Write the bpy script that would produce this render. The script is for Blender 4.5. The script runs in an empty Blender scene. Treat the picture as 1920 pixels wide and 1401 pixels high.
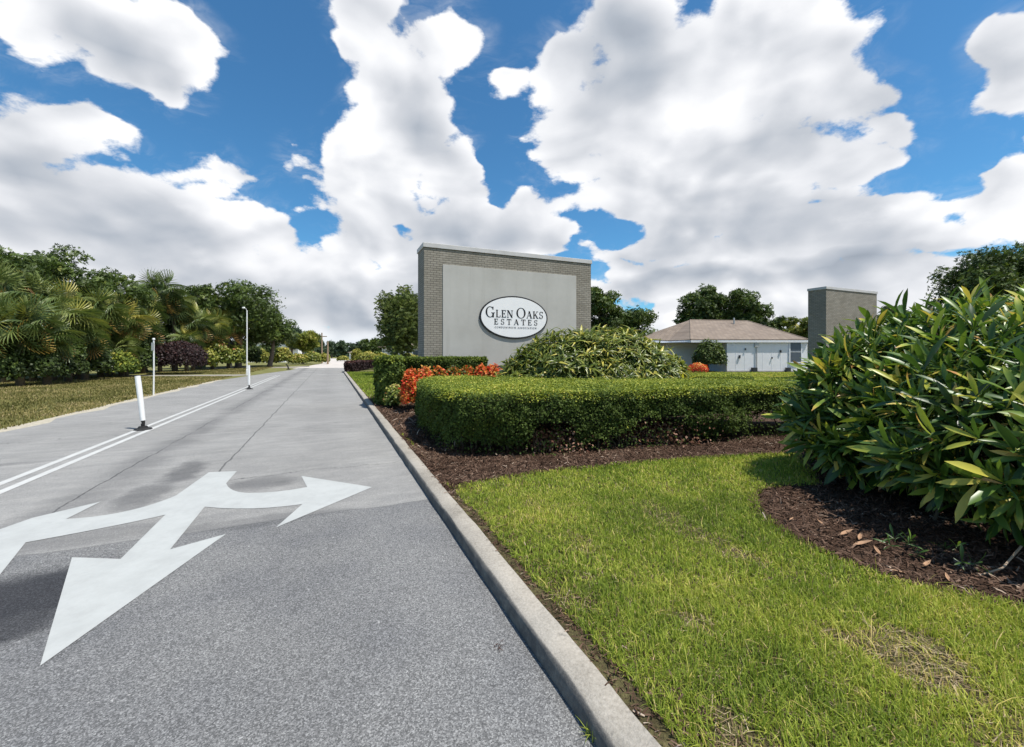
import bpy, math, random
import numpy as np
from mathutils import Vector, Matrix
random.seed(7)
rng = np.random.default_rng(11)
scene = bpy.context.scene

# ------------------------------------------------------------------ camera
CAM_H = 1.55; FPX = 781.0; HOR = 664.0
cam = bpy.data.cameras.new('camera'); cam_ob = bpy.data.objects.new('camera', cam)
scene.collection.objects.link(cam_ob); scene.camera = cam_ob
cam_ob.location = (0, 0, CAM_H); cam_ob.rotation_euler = (math.radians(90), 0, 0)
cam.sensor_width = 36; cam.lens = 36*FPX/1920; cam.shift_y = -(700.5-HOR)/1920
cam.clip_start = 0.05; cam.clip_end = 5000
scene.view_settings.view_transform = 'Standard'; scene.view_settings.look = 'None'
scene.view_settings.exposure = 0.22; scene.view_settings.gamma = 1

# ------------------------------------------------------------------ light
SUN_EL, SUN_AZ = 67.0, 118.0          # azimuth clockwise from +Y (towards +X)
sl = bpy.data.lights.new('sun', 'SUN'); sl.energy = 5.0; sl.angle = math.radians(0.6); sl.color = (1.0, 0.955, 0.88)
so = bpy.data.objects.new('sun', sl); scene.collection.objects.link(so)
se, sa = math.radians(SUN_EL), math.radians(SUN_AZ)
sdir = Vector((math.sin(sa)*math.cos(se), math.cos(sa)*math.cos(se), math.sin(se)))
so.rotation_euler = sdir.to_track_quat('Z', 'Y').to_euler(); so.location = (0, 0, 30)

# ------------------------------------------------------------------ world: clear sky with cumulus
world = bpy.data.worlds.new('World'); scene.world = world; world.use_nodes = True
nt = world.node_tree; nt.nodes.clear()
class NB:
    """small helper for node maths"""
    def __init__(s, nt): s.nt = nt
    def n(s, t, **k):
        o = s.nt.nodes.new(t)
        for a, b in k.items(): setattr(o, a, b)
        return o
    def link(s, a, b): s.nt.links.new(a, b)
    def put(s, sock, v):
        if hasattr(v, 'is_linked') or hasattr(v, 'links'): s.nt.links.new(v, sock)
        else: sock.default_value = v
    def m(s, op, a, b=None, c=None, clamp=False):
        o = s.n('ShaderNodeMath', operation=op, use_clamp=clamp)
        s.put(o.inputs[0], a)
        if b is not None: s.put(o.inputs[1], b)
        if c is not None: s.put(o.inputs[2], c)
        return o.outputs[0]
    def v(s, op, a, b=None, scale=None):
        o = s.n('ShaderNodeVectorMath', operation=op)
        s.put(o.inputs[0], a)
        if b is not None: s.put(o.inputs[1], b)
        if scale is not None: s.put(o.inputs['Scale'], scale)
        return o.outputs['Value'] if op in ('LENGTH', 'DOT_PRODUCT', 'DISTANCE') else o.outputs[0]
    def noise(s, vec, scale, detail=4, rough=.5, dist=0, dims='3D', color=False):
        o = s.n('ShaderNodeTexNoise', noise_dimensions=dims)
        if vec is not None: s.link(vec, o.inputs['Vector'])
        o.inputs['Scale'].default_value = scale; o.inputs['Detail'].default_value = detail
        o.inputs['Roughness'].default_value = rough; o.inputs['Distortion'].default_value = dist
        return o.outputs[1] if color else o.outputs[0]
    def ramp(s, fac, stops, interp='LINEAR'):
        o = s.n('ShaderNodeValToRGB'); s.link(fac, o.inputs[0]); cr = o.color_ramp; cr.interpolation = interp
        while len(cr.elements) > 1: cr.elements.remove(cr.elements[-1])
        for i, (p, c) in enumerate(stops):
            e = cr.elements[0] if i == 0 else cr.elements.new(p)
            e.position = p; e.color = (*c, 1) if len(c) == 3 else c
        return o.outputs[0]
    def mix(s, fac, a, b, blend='MIX'):
        o = s.n('ShaderNodeMix', data_type='RGBA', blend_type=blend)
        s.put(o.inputs[0], fac)
        for i, x in ((6, a), (7, b)):
            if isinstance(x, (tuple, list)): o.inputs[i].default_value = (*x[:3], 1)
            else: s.link(x, o.inputs[i])
        return o.outputs[2]
    def step(s, x, lo, hi, t0=0., t1=1., smooth=True):
        o = s.n('ShaderNodeMapRange', interpolation_type='SMOOTHSTEP' if smooth else 'LINEAR')
        s.put(o.inputs[0], x)
        for i, q in ((1, lo), (2, hi), (3, t0), (4, t1)): s.put(o.inputs[i], q)
        return o.outputs[0]
    def xyz(s, vec):
        o = s.n('ShaderNodeSeparateXYZ'); s.link(vec, o.inputs[0]); return o.outputs
    def comb(s, x, y, z=0.):
        o = s.n('ShaderNodeCombineXYZ')
        for i, q in enumerate((x, y, z)): s.put(o.inputs[i], q)
        return o.outputs[0]

B = NB(nt)
def azel(px, py):
    X = (px-960)/FPX; Z = (HOR-py)/FPX
    return math.atan2(X, 1), math.atan(Z/math.sqrt(1+X*X))
tc = B.n('ShaderNodeTexCoord'); d = B.v('NORMALIZE', tc.outputs['Generated'])
dx, dy, dz = B.xyz(d)
az = B.m('ARCTAN2', dx, dy); el = B.m('ARCSINE', dz)
ae = B.comb(az, el, 0.)
# cloud-space coordinates: a layer seen in perspective, softened near the horizon
pz = B.m('ADD', B.m('MAXIMUM', dz, 0.0), 0.8)
cv = B.comb(B.m('DIVIDE', dx, pz), B.m('DIVIDE', dy, pz), dz)
warpn = B.v('SUBTRACT', B.noise(cv, 4.6, 3, .6, color=True), (.5, .5, .5))
aw, ew, _ = B.xyz(B.v('ADD', ae, B.v('SCALE', warpn, scale=.11)))
# where the cloud masses stand, as azimuth and elevation: rows of elevation, each a ramp over azimuth
AZ0, AZ1, EL0, EL1 = -.92, .92, -.02, .76
NROW, NCOL = 30, 32
def blob_grid(blobs, k=.12):
    A, E = np.meshgrid(np.linspace(AZ0, AZ1, NCOL), np.linspace(EL0, EL1, NROW))
    cur = np.full(A.shape, -1.5)
    for (x, y, rx, ry, *r) in blobs:
        a0, e0 = azel(x, y); ax, _ = azel(x+rx, y); ax2, _ = azel(x-rx, y)
        _, ey = azel(x, y-ry); _, ey2 = azel(x, y+ry)
        t = math.radians(r[0]) if r else 0
        u = (A-a0)*math.cos(t)+(E-e0)*math.sin(t); w = -(A-a0)*math.sin(t)+(E-e0)*math.cos(t)
        f = 1-np.hypot(u/max(abs(ax-ax2)/2, .01), w/max(abs(ey-ey2)/2, .01))
        h = np.clip(.5+.5*(f-cur)/k, 0, 1); cur = cur*(1-h)+f*h+k*h*(1-h)
    return np.clip(cur, -1.2, 1.2)
def grid_node(G):
    """G in -1.2..1.2 sampled smoothly at (aw, ew)"""
    fa = B.step(aw, AZ0, AZ1, 0., 1., smooth=False)
    fe = B.m('MULTIPLY', B.m('SUBTRACT', ew, EL0), (NROW-1)/(EL1-EL0)); fe = B.m('MINIMUM', B.m('MAXIMUM', fe, 0.), NROW-1.)
    cur = None
    for r0 in range(0, NROW, 3):
        o = B.n('ShaderNodeValToRGB')
        B.link(fa if cur is None else B.m('MULTIPLY_ADD', cur, 1e-7, fa), o.inputs[0])
        cr = o.color_ramp; cr.interpolation = 'LINEAR'
        while len(cr.elements) > 1: cr.elements.remove(cr.elements[-1])
        for i in range(NCOL):
            e = cr.elements[0] if i == 0 else cr.elements.new(i/(NCOL-1))
            e.position = i/(NCOL-1); e.color = [(G[min(r0+j, NROW-1), i]+1.2)/2.4 for j in range(3)]+[1]
        w = [B.m('MAXIMUM', B.m('SUBTRACT', 1., B.m('ABSOLUTE', B.m('SUBTRACT', fe, float(r0+j)))), 0.) for j in range(3)]
        dd = B.v('DOT_PRODUCT', o.outputs[0], B.comb(*w))
        cur = dd if cur is None else B.m('ADD', cur, dd)
    return B.m('SUBTRACT', B.m('MULTIPLY', cur, 2.4), 1.2)
CLOUD = [(160,25,200,95),(350,95,95,85),(300,120,120,70),(420,170,40,30),(30,80,70,50),
 (40,250,150,110),(150,205,95,65),(215,245,40,40),(80,380,260,130),(425,320,62,55),(370,330,45,45),(300,400,200,95),
 (490,420,110,70,-25),(240,500,420,110),(620,520,220,110),
 (690,30,90,90),(660,90,60,50),(840,95,80,85),(745,150,110,110),(770,260,110,110),(945,160,16,42,-30),(700,340,150,110),(545,285,50,26,35),
 (860,330,60,90),(880,430,170,100),(740,480,190,100),(990,400,55,60),(1010,450,80,40),(1060,420,30,25),
 (1040,150,70,80),(1350,170,130,110),(1160,190,90,80),(1180,40,110,90),(1220,140,170,140),(1400,60,170,120),(1500,150,190,120),(1630,180,95,90),(1560,60,80,40),(1080,250,110,90),(1250,300,230,150),
 (1450,300,190,110),(1600,300,130,60),(1650,250,70,50),(1280,410,130,95),(1420,390,120,60),(1060,290,60,60),
 (1620,430,210,75),(1420,480,200,70),(1765,440,60,45),(1600,520,260,70),(1200,520,120,60),(1350,540,300,60),(1140,470,70,35),
 (1880,60,110,90),(1900,150,90,80),(1820,190,85,35,20),
 (1870,340,100,50),(1920,400,80,80),(1900,540,90,40),
 (2300,300,400,300),(-500,300,500,300),(620,590,200,60),(850,560,200,80),(1120,600,200,50),(700,620,300,40),(250,620,400,60),(1500,600,420,70),(1150,580,60,40),(1900,600,200,70),(960,650,1400,45)]
# the rest of the sky, outside the picture, gets a loose scatter of the same clouds
front = B.step(dy, .25, .45)
HOLES = [(60,125,90,26,-8),(1110,420,45,45),(700,495,22,18),(1175,425,70,30),(495,405,18,12),(1545,310,20,25),(1120,490,40,30),(1240,560,40,18),(945,330,25,60,-15),(560,150,60,200),(1745,50,75,95),(1745,330,85,75),(1750,215,60,30)]
DARK = [(1290,430,230,80),(1500,400,160,40),(1150,140,120,160),(230,100,170,60),(820,440,200,60),(250,450,300,60),(1560,500,300,28),(620,560,300,60),(1440,260,200,60),(1300,520,260,30),(800,230,90,90),(60,330,120,60)]
G = blob_grid(CLOUD) - .55*np.maximum(blob_grid(HOLES)+.25, 0) 
SHADE = np.clip((blob_grid(DARK, .2)+.25)/1.05, 0, 1)
f1 = grid_node(G)
low = B.m('SUBTRACT', B.noise(cv, 1.6, 2, .5), .5)
f_else = B.m('MULTIPLY', low, 3.0)
field = B.m('ADD', B.m('MULTIPLY', f1, front), B.m('MULTIPLY', f_else, B.m('SUBTRACT', 1.0, front)))
field = B.m('MINIMUM', B.m('SUBTRACT', field, .10), .50)
def billow(vec, det):
    a = B.noise(vec, 5.2, det, .62, .30)
    return B.m('SUBTRACT', a, .5)
n0 = billow(cv, 7)
fine = B.m('SUBTRACT', B.noise(cv, 30., 4, .68), .5)
def puffs(vec, sc):
    o = B.n('ShaderNodeTexVoronoi', feature='SMOOTH_F1' if False else 'F1'); B.link(vec, o.inputs['Vector']); o.inputs['Scale'].default_value = sc
    return B.m('SUBTRACT', .45, o.outputs['Distance'])
cvw = B.v('ADD', cv, B.v('SCALE', warpn, scale=.22))
pf = B.m('ADD', B.m('MULTIPLY', puffs(cvw, 8.), .44), B.m('MULTIPLY', puffs(cvw, 19.), .30))
dens = B.m('ADD', B.m('ADD', field, B.m('MULTIPLY', n0, 1.05)), B.m('ADD', B.m('MULTIPLY', fine, .34), pf))
mask = B.step(dens, -.04, .13)
veil = B.m('MULTIPLY', B.step(dens, -.55, .15), B.m('MULTIPLY', B.step(B.noise(B.v('MULTIPLY', cvw, (1., 1.8, 1.)), 7., 5, .7), .45, .78), .34))
mask = B.m('MAXIMUM', mask, veil)
# relief: the same noise a step towards the light
off = B.v('ADD', cv, (0.03, -0.015, 0.04))
relief = B.m('SUBTRACT', billow(cv, 2.5), billow(off, 2.5))
b2 = B.m('SUBTRACT', B.noise(cv, 2.6, 2, .5), .5)
dk = B.m('MULTIPLY', B.m('MAXIMUM', grid_node(SHADE), 0.), front)
edge = B.step(dens, .05, .60)
br = B.m('ADD', .93, B.m('MULTIPLY', relief, 1.15))
br = B.m('ADD', br, B.m('MULTIPLY', b2, .42))
br = B.m('ADD', br, B.m('ADD', B.m('MULTIPLY', fine, .16), B.m('MULTIPLY', pf, .30)))
br = B.m('SUBTRACT', br, B.m('MULTIPLY', dk, .40))
br = B.m('SUBTRACT', br, B.m('MULTIPLY', edge, .13))
br = B.m('MINIMUM', B.m('MAXIMUM', br, .10), .97)
ccol = B.ramp(br, [(.0, (.20, .24, .30)), (.40, (.40, .44, .50)), (.62, (.56, .585, .63)), (.80, (.73, .745, .78)), (.97, (.90, .905, .92))])
sky = B.n('ShaderNodeTexSky', sky_type='NISHITA'); sky.sun_disc = False
sky.sun_elevation = se; sky.sun_rotation = sa; sky.altitude = 0; sky.air_density = 1.0; sky.dust_density = .25; sky.ozone_density = 3.0
skyc = B.v('MULTIPLY', sky.outputs[0], (.062, .118, .140))
skyc = B.v('SCALE', skyc, scale=.88)
# pale band close to the horizon where clouds and haze merge
hz = B.step(el, -.01, .075, 1.0, .0)
col = B.mix(mask, skyc, ccol)
hcol = B.mix(B.m('MULTIPLY', hz, .85), col, (.60, .68, .75))
bg = B.n('ShaderNodeBackground'); B.link(hcol, bg.inputs[0]); bg.inputs[1].default_value = 1.0
out = B.n('ShaderNodeOutputWorld'); B.link(bg.outputs[0], out.inputs[0])
world.cycles.sampling_method = 'MANUAL'; world.cycles.sample_map_resolution = 512

# ------------------------------------------------------------------ frames of reference
TH = math.radians(23.5)                       # the road runs 23.5 degrees to the left of the view
ND = np.array([math.cos(TH), math.sin(TH)])   # across the road, to the right
DD = np.array([-math.sin(TH), math.cos(TH)])  # along the road
def R(u, v): p = u*ND+v*DD; return float(p[0]), float(p[1])
def G(px, py, z=0.):
    """ground point (at height z) seen at a photo pixel"""
    Y = FPX*(CAM_H-z)/(py-HOR); return (px-960)/FPX*Y, Y
def UV(px, py, z=0.):
    p = np.array(G(px, py, z)); return float(p@ND), float(p@DD)
def AT(px, Y): return (px-960)/FPX*Y
def HZ(py, Y): return CAM_H+(HOR-py)/FPX*Y

# ------------------------------------------------------------------ object helpers
def link(o): scene.collection.objects.link(o); return o
def tag(o, label, cat, group=None):
    o['label'] = label; o['category'] = cat
    if group: o['group'] = group
    return o
def thing(name, label, cat, loc=(0, 0, 0), rz=0., group=None):
    o = link(bpy.data.objects.new(name, None)); o.location = loc; o.rotation_euler = (0, 0, rz); o.empty_display_size = .2
    return tag(o, label, cat, group)
def struct(o, kind='structure'): o['kind'] = kind; return o
def add(name, me, mat, parent=None, smooth=False):
    o = link(bpy.data.objects.new(name, me))
    if mat is not None:
        for m_ in (mat if isinstance(mat, list) else [mat]): me.materials.append(m_)
    if smooth: me.polygons.foreach_set('use_smooth', [True]*len(me.polygons))
    if parent is not None: o.parent = parent
    return o
def npmesh(name, V, F, attrs=None):
    """V (n,3), F (m,k) numpy -> mesh; attrs: name -> per-vertex floats"""
    me = bpy.data.meshes.new(name); V = np.asarray(V, np.float32); F = np.asarray(F, np.int32); k = F.shape[1]
    me.vertices.add(len(V)); me.vertices.foreach_set('co', V.ravel())
    me.loops.add(F.size); me.loops.foreach_set('vertex_index', F.ravel())
    me.polygons.add(len(F)); me.polygons.foreach_set('loop_start', np.arange(0, F.size, k, dtype=np.int32))
    for n_, a in (attrs or {}).items():
        at = me.attributes.new(n_, 'FLOAT', 'POINT'); at.data.foreach_set('value', np.asarray(a, np.float32))
    me.update(calc_edges=True); return me
class MB:
    """collects simple solids into one mesh"""
    def __init__(s): s.V = []; s.F = []
    def poly(s, pts):
        i = len(s.V); s.V += [tuple(p) for p in pts]; s.F.append(list(range(i, i+len(pts)))); return s
    def box(s, x0, x1, y0, y1, z0, z1):
        i = len(s.V)
        s.V += [(x, y, z) for z in (z0, z1) for x, y in ((x0, y0), (x1, y0), (x1, y1), (x0, y1))]
        s.F += [[i+a for a in f] for f in ((0, 3, 2, 1), (4, 5, 6, 7), (0, 1, 5, 4), (1, 2, 6, 5), (2, 3, 7, 6), (3, 0, 4, 7))]; return s
    def prism(s, pts, z0, z1):
        n = len(pts); i = len(s.V)
        s.V += [(p[0], p[1], z0) for p in pts]+[(p[0], p[1], z1) for p in pts]
        s.F += [[i+n+k for k in range(n)], [i+n-1-k for k in range(n)]]
        s.F += [[i+k, i+(k+1) % n, i+n+(k+1) % n, i+n+k] for k in range(n)]; return s
    def tube(s, pts, rad, seg=8, caps=True):
        pts = [Vector(p) for p in pts]; n = len(pts)
        if not isinstance(rad, (list, tuple)): rad = [rad]*n
        i0 = len(s.V); up = None
        for k, p in enumerate(pts):
            t = (pts[min(k+1, n-1)]-pts[max(k-1, 0)]).normalized()
            if up is None: up = t.orthogonal().normalized()
            up = (up-t*up.dot(t)).normalized(); w = t.cross(up)
            for j in range(seg):
                a = 2*math.pi*j/seg; s.V.append(tuple(p+(up*math.cos(a)+w*math.sin(a))*rad[k]))
        for k in range(n-1):
            for j in range(seg):
                a, b = i0+k*seg+j, i0+k*seg+(j+1) % seg; s.F.append([a, b, b+seg, a+seg])
        if caps: s.F.append([i0+j for j in range(seg)][::-1]); s.F.append([i0+(n-1)*seg+j for j in range(seg)])
        return s
    def mesh(s, name):
        me = bpy.data.meshes.new(name); me.from_pydata(s.V, [], s.F); me.update(); return me
    def build(s, name, mat, parent=None, smooth=False, bevel=0.):
        o = add(name, s.mesh(name), mat, parent, smooth)
        if bevel:
            b = o.modifiers.new('bevel', 'BEVEL'); b.width = bevel; b.segments = 2; b.limit_method = 'ANGLE'
        return o

# value noise in numpy
_T = rng.random((256, 256))
def vn(x, y, s=1., o=0):
    x = np.asarray(x)*s+17.3+o*31.7; y = np.asarray(y)*s+5.1+o*11.9
    xi = np.floor(x).astype(int); yi = np.floor(y).astype(int); fx = x-xi; fy = y-yi
    fx = fx*fx*(3-2*fx); fy = fy*fy*(3-2*fy); g = lambda a, b: _T[a % 256, b % 256]
    return (g(xi, yi)*(1-fx)+g(xi+1, yi)*fx)*(1-fy)+(g(xi, yi+1)*(1-fx)+g(xi+1, yi+1)*fx)*fy
def fbm(x, y, s=1., n=4, o=0):
    t = 0; a = .5; w = 0
    for k in range(n): t = t+a*vn(x, y, s*2**k, o+k); w += a; a *= .5
    return t/w
def inpoly(x, y, P):
    x = np.asarray(x); y = np.asarray(y); c = np.zeros(x.shape, bool); n = len(P)
    for i in range(n):
        x0, y0 = P[i]; x1, y1 = P[(i+1) % n]
        if y0 == y1: continue
        k = ((y0 > y) != (y1 > y)) & (x < (x1-x0)*(y-y0)/(y1-y0)+x0); c ^= k
    return c
def edist(x, y, P, closed=True):
    """distance to the outline of P"""
    x = np.asarray(x, float); y = np.asarray(y, float); d = np.full(x.shape, 1e9); n = len(P)
    for i in range(n if closed else n-1):
        ax, ay = P[i]; bx, by = P[(i+1) % n]; L = (bx-ax)**2+(by-ay)**2+1e-12
        t = np.clip(((x-ax)*(bx-ax)+(y-ay)*(by-ay))/L, 0, 1); d = np.minimum(d, np.hypot(x-ax-t*(bx-ax), y-ay-t*(by-ay)))
    return d
def smoothpoly(P, it=2):
    P = [np.array(p, float) for p in P]
    for _ in range(it):
        Q = []
        for i in range(len(P)):
            a, b = P[i], P[(i+1) % len(P)]; Q += [a*.75+b*.25, a*.25+b*.75]
        P = Q
    return [tuple(p) for p in P]
def normed(a): return a/(np.linalg.norm(a, axis=-1, keepdims=True)+1e-9)
def frames(fwd, nrm):
    """rotation matrices with local Y along fwd and local Z near nrm"""
    y = normed(fwd); x = normed(np.cross(y, nrm)); z = np.cross(x, y); return np.stack([x, y, z], -1)
def rdir(n): return normed(rng.normal(size=(n, 3)))
def scatter(TV, TF, pos, M, sc, tint, extra=None):
    """many copies of a small template (a leaf, a blade) as one mesh's arrays"""
    TV = np.asarray(TV, float); TF = np.asarray(TF); N = len(pos); k = len(TV)
    sc = np.asarray(sc, float)
    if sc.ndim == 1: sc = np.repeat(sc[:, None], 3, 1)
    V = np.einsum('nij,nkj->nki', M, TV[None]*sc[:, None, :])+pos[:, None, :]
    F = TF[None]+(np.arange(N)*k)[:, None, None]
    return V.reshape(-1, 3), F.reshape(-1, TF.shape[1]), np.repeat(np.asarray(tint), k)
def join(parts):
    V = []; F = []; T = []; n = 0
    for v, f, t in parts: V.append(v); F.append(f+n); T.append(t); n += len(v)
    return np.concatenate(V), np.concatenate(F), np.concatenate(T)
def leafobj(name, parts, mat, parent=None):
    V, F, T = join(parts) if isinstance(parts, list) else parts
    return add(name, npmesh(name, V, F, {'tint': T}), mat, parent)
# leaf templates: local Y is the length, Z the upper face
SMALL = ([(0, 0, 0), (.34, .45, .10), (0, 1, -.06), (-.34, .45, .10), (0, .45, 0)], [(0, 1, 4, 4)])
SMALL_V = [(0, 0, 0), (.33, .5, .10), (0, 1, -.08), (-.33, .5, .10)]; SMALL_F = [(0, 1, 2, 3)]
def lance(w=.2, n=4, droop=.25, fold=.35):
    V = []; F = []
    for i in range(n+1):
        t = i/n; ww = w*.5*(math.sin(math.pi*min(1, .06+t*.94)**.85)+.05) if i < n else .004
        if i == 0: ww = w*.10
        z = -droop*t*t
        V += [(-ww, t, z+ww*fold), (0, t, z), (ww, t, z+ww*fold)]
    for i in range(n):
        a = 3*i; F += [(a, a+1, a+4, a+3), (a+1, a+2, a+5, a+4)]
    return V, F
def blunt(w, n=5, droop=.2, fold=.3):
    V, F = lance(w, n, droop, fold); prof = [.12, .45, .80, 1.0, .82, .02]
    for i in range(n+1):
        for s in (0, 2):
            x, y, z = V[3*i+s]; zc = V[3*i+1][2]; hw = w*.5*prof[i]
            V[3*i+s] = ((-hw if s == 0 else hw), y-(.02 if i == n else 0), zc+hw*fold)
    return V, F
LANCE = blunt(.165, 5, .20, .35); LANCE_D = lance(.20, 5, .7, .5); LANCE_LO = lance(.26, 2, .2, .4)

# ------------------------------------------------------------------ materials
def new_mat(name):
    m = bpy.data.materials.new(name); m.use_nodes = True; nt = m.node_tree; nt.nodes.clear(); b = NB(nt)
    o = b.n('ShaderNodeOutputMaterial'); p = b.n('ShaderNodeBsdfPrincipled'); b.link(p.outputs[0], o.inputs[0])
    p.inputs['Specular IOR Level'].default_value = .3
    return m, b, p, o
def bump(b, p, h, strength=.3, dist=.01):
    n = b.n('ShaderNodeBump'); n.inputs['Strength'].default_value = strength; n.inputs['Distance'].default_value = dist
    b.link(h, n.inputs['Height']); b.link(n.outputs[0], p.inputs['Normal'])
def objv(b): return b.n('ShaderNodeTexCoord').outputs['Object']
def plain(name, c, rough=.6, var=.12, scale=8., bmp=0., metal=0.):
    m, b, p, o = new_mat(name); v = objv(b); n = b.noise(v, scale, 4)
    lo = tuple(x*(1-var) for x in c); hi = tuple(min(1, x*(1+var)) for x in c)
    b.link(b.ramp(n, [(.3, lo), (.7, hi)]), p.inputs['Base Color']); p.inputs['Roughness'].default_value = rough
    p.inputs['Metallic'].default_value = metal
    if bmp: bump(b, p, b.noise(v, scale*6, 3), bmp, .004)
    return m
def foliage(name, stops, rough=.45, trans=.3, spec=.35, gain=(1.75, 1.5, 1.15)):
    """stops: (position in the leaf's own tint, colour)"""
    stops = [(q, tuple(min(.75, x*k) for x, k in zip(c, gain))) for q, c in stops]
    m, b, p, o = new_mat(name)
    a = b.n('ShaderNodeAttribute', attribute_name='tint')
    c = b.ramp(a.outputs['Fac'], stops); b.link(c, p.inputs['Base Color'])
    p.inputs['Roughness'].default_value = rough; p.inputs['Specular IOR Level'].default_value = spec
    if trans:
        t = b.n('ShaderNodeBsdfTranslucent'); b.link(b.mix(.5, c, (.9, 1., .35), 'MULTIPLY'), t.inputs[0])
        mx = b.n('ShaderNodeMixShader'); mx.inputs[0].default_value = trans
        b.link(p.outputs[0], mx.inputs[1]); b.link(t.outputs[0], mx.inputs[2]); b.link(mx.outputs[0], o.inputs[0])
    return m
M = {}
M['bark'] = plain('bark', (.13, .105, .08), .9, .35, 12, .6)
M['twig'] = plain('twig', (.10, .075, .05), .9, .3, 20, .4)
M['concrete'] = plain('concrete', (.38, .36, .33), .85, .15, 3, .5)
M['white_paint'] = plain('white_paint', (.78, .78, .76), .5, .05, 6)
M['rubber'] = plain('rubber', (.02, .02, .02), .7, .2, 20)
M['grey_metal'] = plain('grey_metal', (.45, .45, .44), .45, .1, 10, 0, .3)
M['white_wall'] = plain('white_wall', (.82, .82, .84), .8, .04, 2, .2)
M['black_paint'] = plain('black_paint', (.018, .018, .02), .35, .1, 10)
M['sign_white'] = plain('sign_white', (.80, .80, .80), .4, .02, 3)
M['wood_pole'] = plain('wood_pole', (.30, .22, .15), .9, .2, 10, .4)

def roadmat():
    m, b, p, o = new_mat('asphalt'); v = objv(b); x, y, z = b.xyz(v)    # x across, y along the road
    seam = b.m('ADD', y, b.m('MULTIPLY', b.m('SUBTRACT', b.noise(v, 1.3, 3), .5), .18))
    new = b.m('MULTIPLY', b.step(seam, 4.40, 4.47, 1., 0.), b.step(x, -4.9, -4.8))
    g1 = b.noise(v, 330, 2, .7); g2 = b.noise(v, 60, 4, .75); big = b.noise(v, .45, 6, .68)
    vor = b.n('ShaderNodeTexVoronoi'); b.link(v, vor.inputs['Vector']); vor.inputs['Scale'].default_value = 170
    vx = b.xyz(vor.outputs['Color'])[0]
    old = b.ramp(b.m('ADD', b.m('MULTIPLY', g2, .5), b.m('MULTIPLY', big, .5)), [(.33, (.185, .182, .174)), (.5, (.262, .257, .246)), (.66, (.345, .338, .323))])
    old = b.mix(b.m('MULTIPLY', b.step(vx, .78, .95), .5), old, (.52, .51, .49)); old = b.mix(b.m('MULTIPLY', b.step(g1, .52, .36), .55), old, (.10, .098, .095))
    ag = b.m('ADD', b.m('MULTIPLY', g1, .55), b.m('MULTIPLY', vx, .45))
    nw = b.ramp(ag, [(.18, (.055, .055, .054)), (.42, (.132, .131, .129)), (.62, (.215, .213, .208)), (.86, (.46, .455, .44))])
    nw = b.mix(b.step(b.noise(v, 1.2, 3), .35, .75), nw, b.mix(1., nw, (.78, .79, .82), 'MULTIPLY'))
    old = b.mix(b.step(b.noise(b.v('MULTIPLY', v, (.6, 2.2, 1.)), 2.4, 6, .72), .38, .66), b.mix(1., old, (.88, .88, .88), 'MULTIPLY'), b.mix(1., old, (1.06, 1.055, 1.04), 'MULTIPLY'))
    c = b.mix(new, old, nw)
    # wear: oily bands down the lane, dark stains where cars stop
    wob = b.m('MULTIPLY', b.m('SUBTRACT', b.noise(v, .8, 4, .6), .5), .9)
    wob2 = b.m('SUBTRACT', b.noise(b.v('ADD', v, (4., 1., 0.)), 2.2, 6, .68), .5)
    def band(u0, w, k):
        return b.m('MULTIPLY', b.step(b.m('ABSOLUTE', b.m('SUBTRACT', b.m('ADD', x, wob), u0)), 0., w, 1., 0.), k)
    st = band(CR2+.05, .42, .34)
    # scattered pale stones and tar specks in the new asphalt
    sp = b.noise(v, 34, 2, .5); nwsp = b.m('MULTIPLY', new, b.step(sp, .70, .74)); c = b.mix(b.m('MULTIPLY', nwsp, .5), c, (.55, .54, .52))
    sp2 = b.noise(b.v('ADD', v, (9., 2., 0.)), 16, 3, .6); c = b.mix(b.m('MULTIPLY', b.step(sp2, .64, .72), .35), c, (.06, .06, .06))
    st = b.m('MAXIMUM', st, band(-.2, .6, .08))
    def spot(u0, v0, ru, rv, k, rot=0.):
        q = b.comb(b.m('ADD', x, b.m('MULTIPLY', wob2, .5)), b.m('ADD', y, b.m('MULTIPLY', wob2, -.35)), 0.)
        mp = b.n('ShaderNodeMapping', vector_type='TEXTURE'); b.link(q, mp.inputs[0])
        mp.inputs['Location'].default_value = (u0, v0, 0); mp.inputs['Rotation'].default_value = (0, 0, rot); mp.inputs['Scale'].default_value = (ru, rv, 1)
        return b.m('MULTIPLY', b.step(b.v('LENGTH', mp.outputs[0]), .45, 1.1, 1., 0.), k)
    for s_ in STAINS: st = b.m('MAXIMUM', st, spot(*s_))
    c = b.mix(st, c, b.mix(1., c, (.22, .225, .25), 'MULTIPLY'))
    # cracks: two long ones down the lane and a few short ones across
    def crack(expr, w, gate=None):
        f = b.step(b.m('ABSOLUTE', expr), w*.35, w, 1., 0.)
        return f if gate is None else b.m('MULTIPLY', f, gate)
    jit = b.m('SUBTRACT', b.noise(v, 1.6, 6, .7), .5); jit2 = b.m('SUBTRACT', b.noise(b.v('ADD', v, (7., 3., 1.)), 1.1, 6, .7), .5)
    k1 = crack(b.m('SUBTRACT', b.m('ADD', x, b.m('MULTIPLY', jit, .16)), CR1), .016, b.step(y, 4.6, 4.7))
    k2 = crack(b.m('SUBTRACT', b.m('ADD', x, b.m('MULTIPLY', jit2, .22)), CR2), .014, b.step(b.noise(v, .35, 2), .42, .5))
    k3 = crack(b.m('SUBTRACT', b.m('ADD', y, b.m('MULTIPLY', jit, .6)), 6.15), .010, b.m('MULTIPLY', b.step(x, -1.7, -1.5), b.step(b.noise(v, .8, 2), .40, .5)))
    k4 = crack(b.m('SUBTRACT', b.m('ADD', y, b.m('MULTIPLY', jit2, .9)), 10.2), .012, b.step(b.noise(v, .6, 2), .47, .55))
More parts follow.
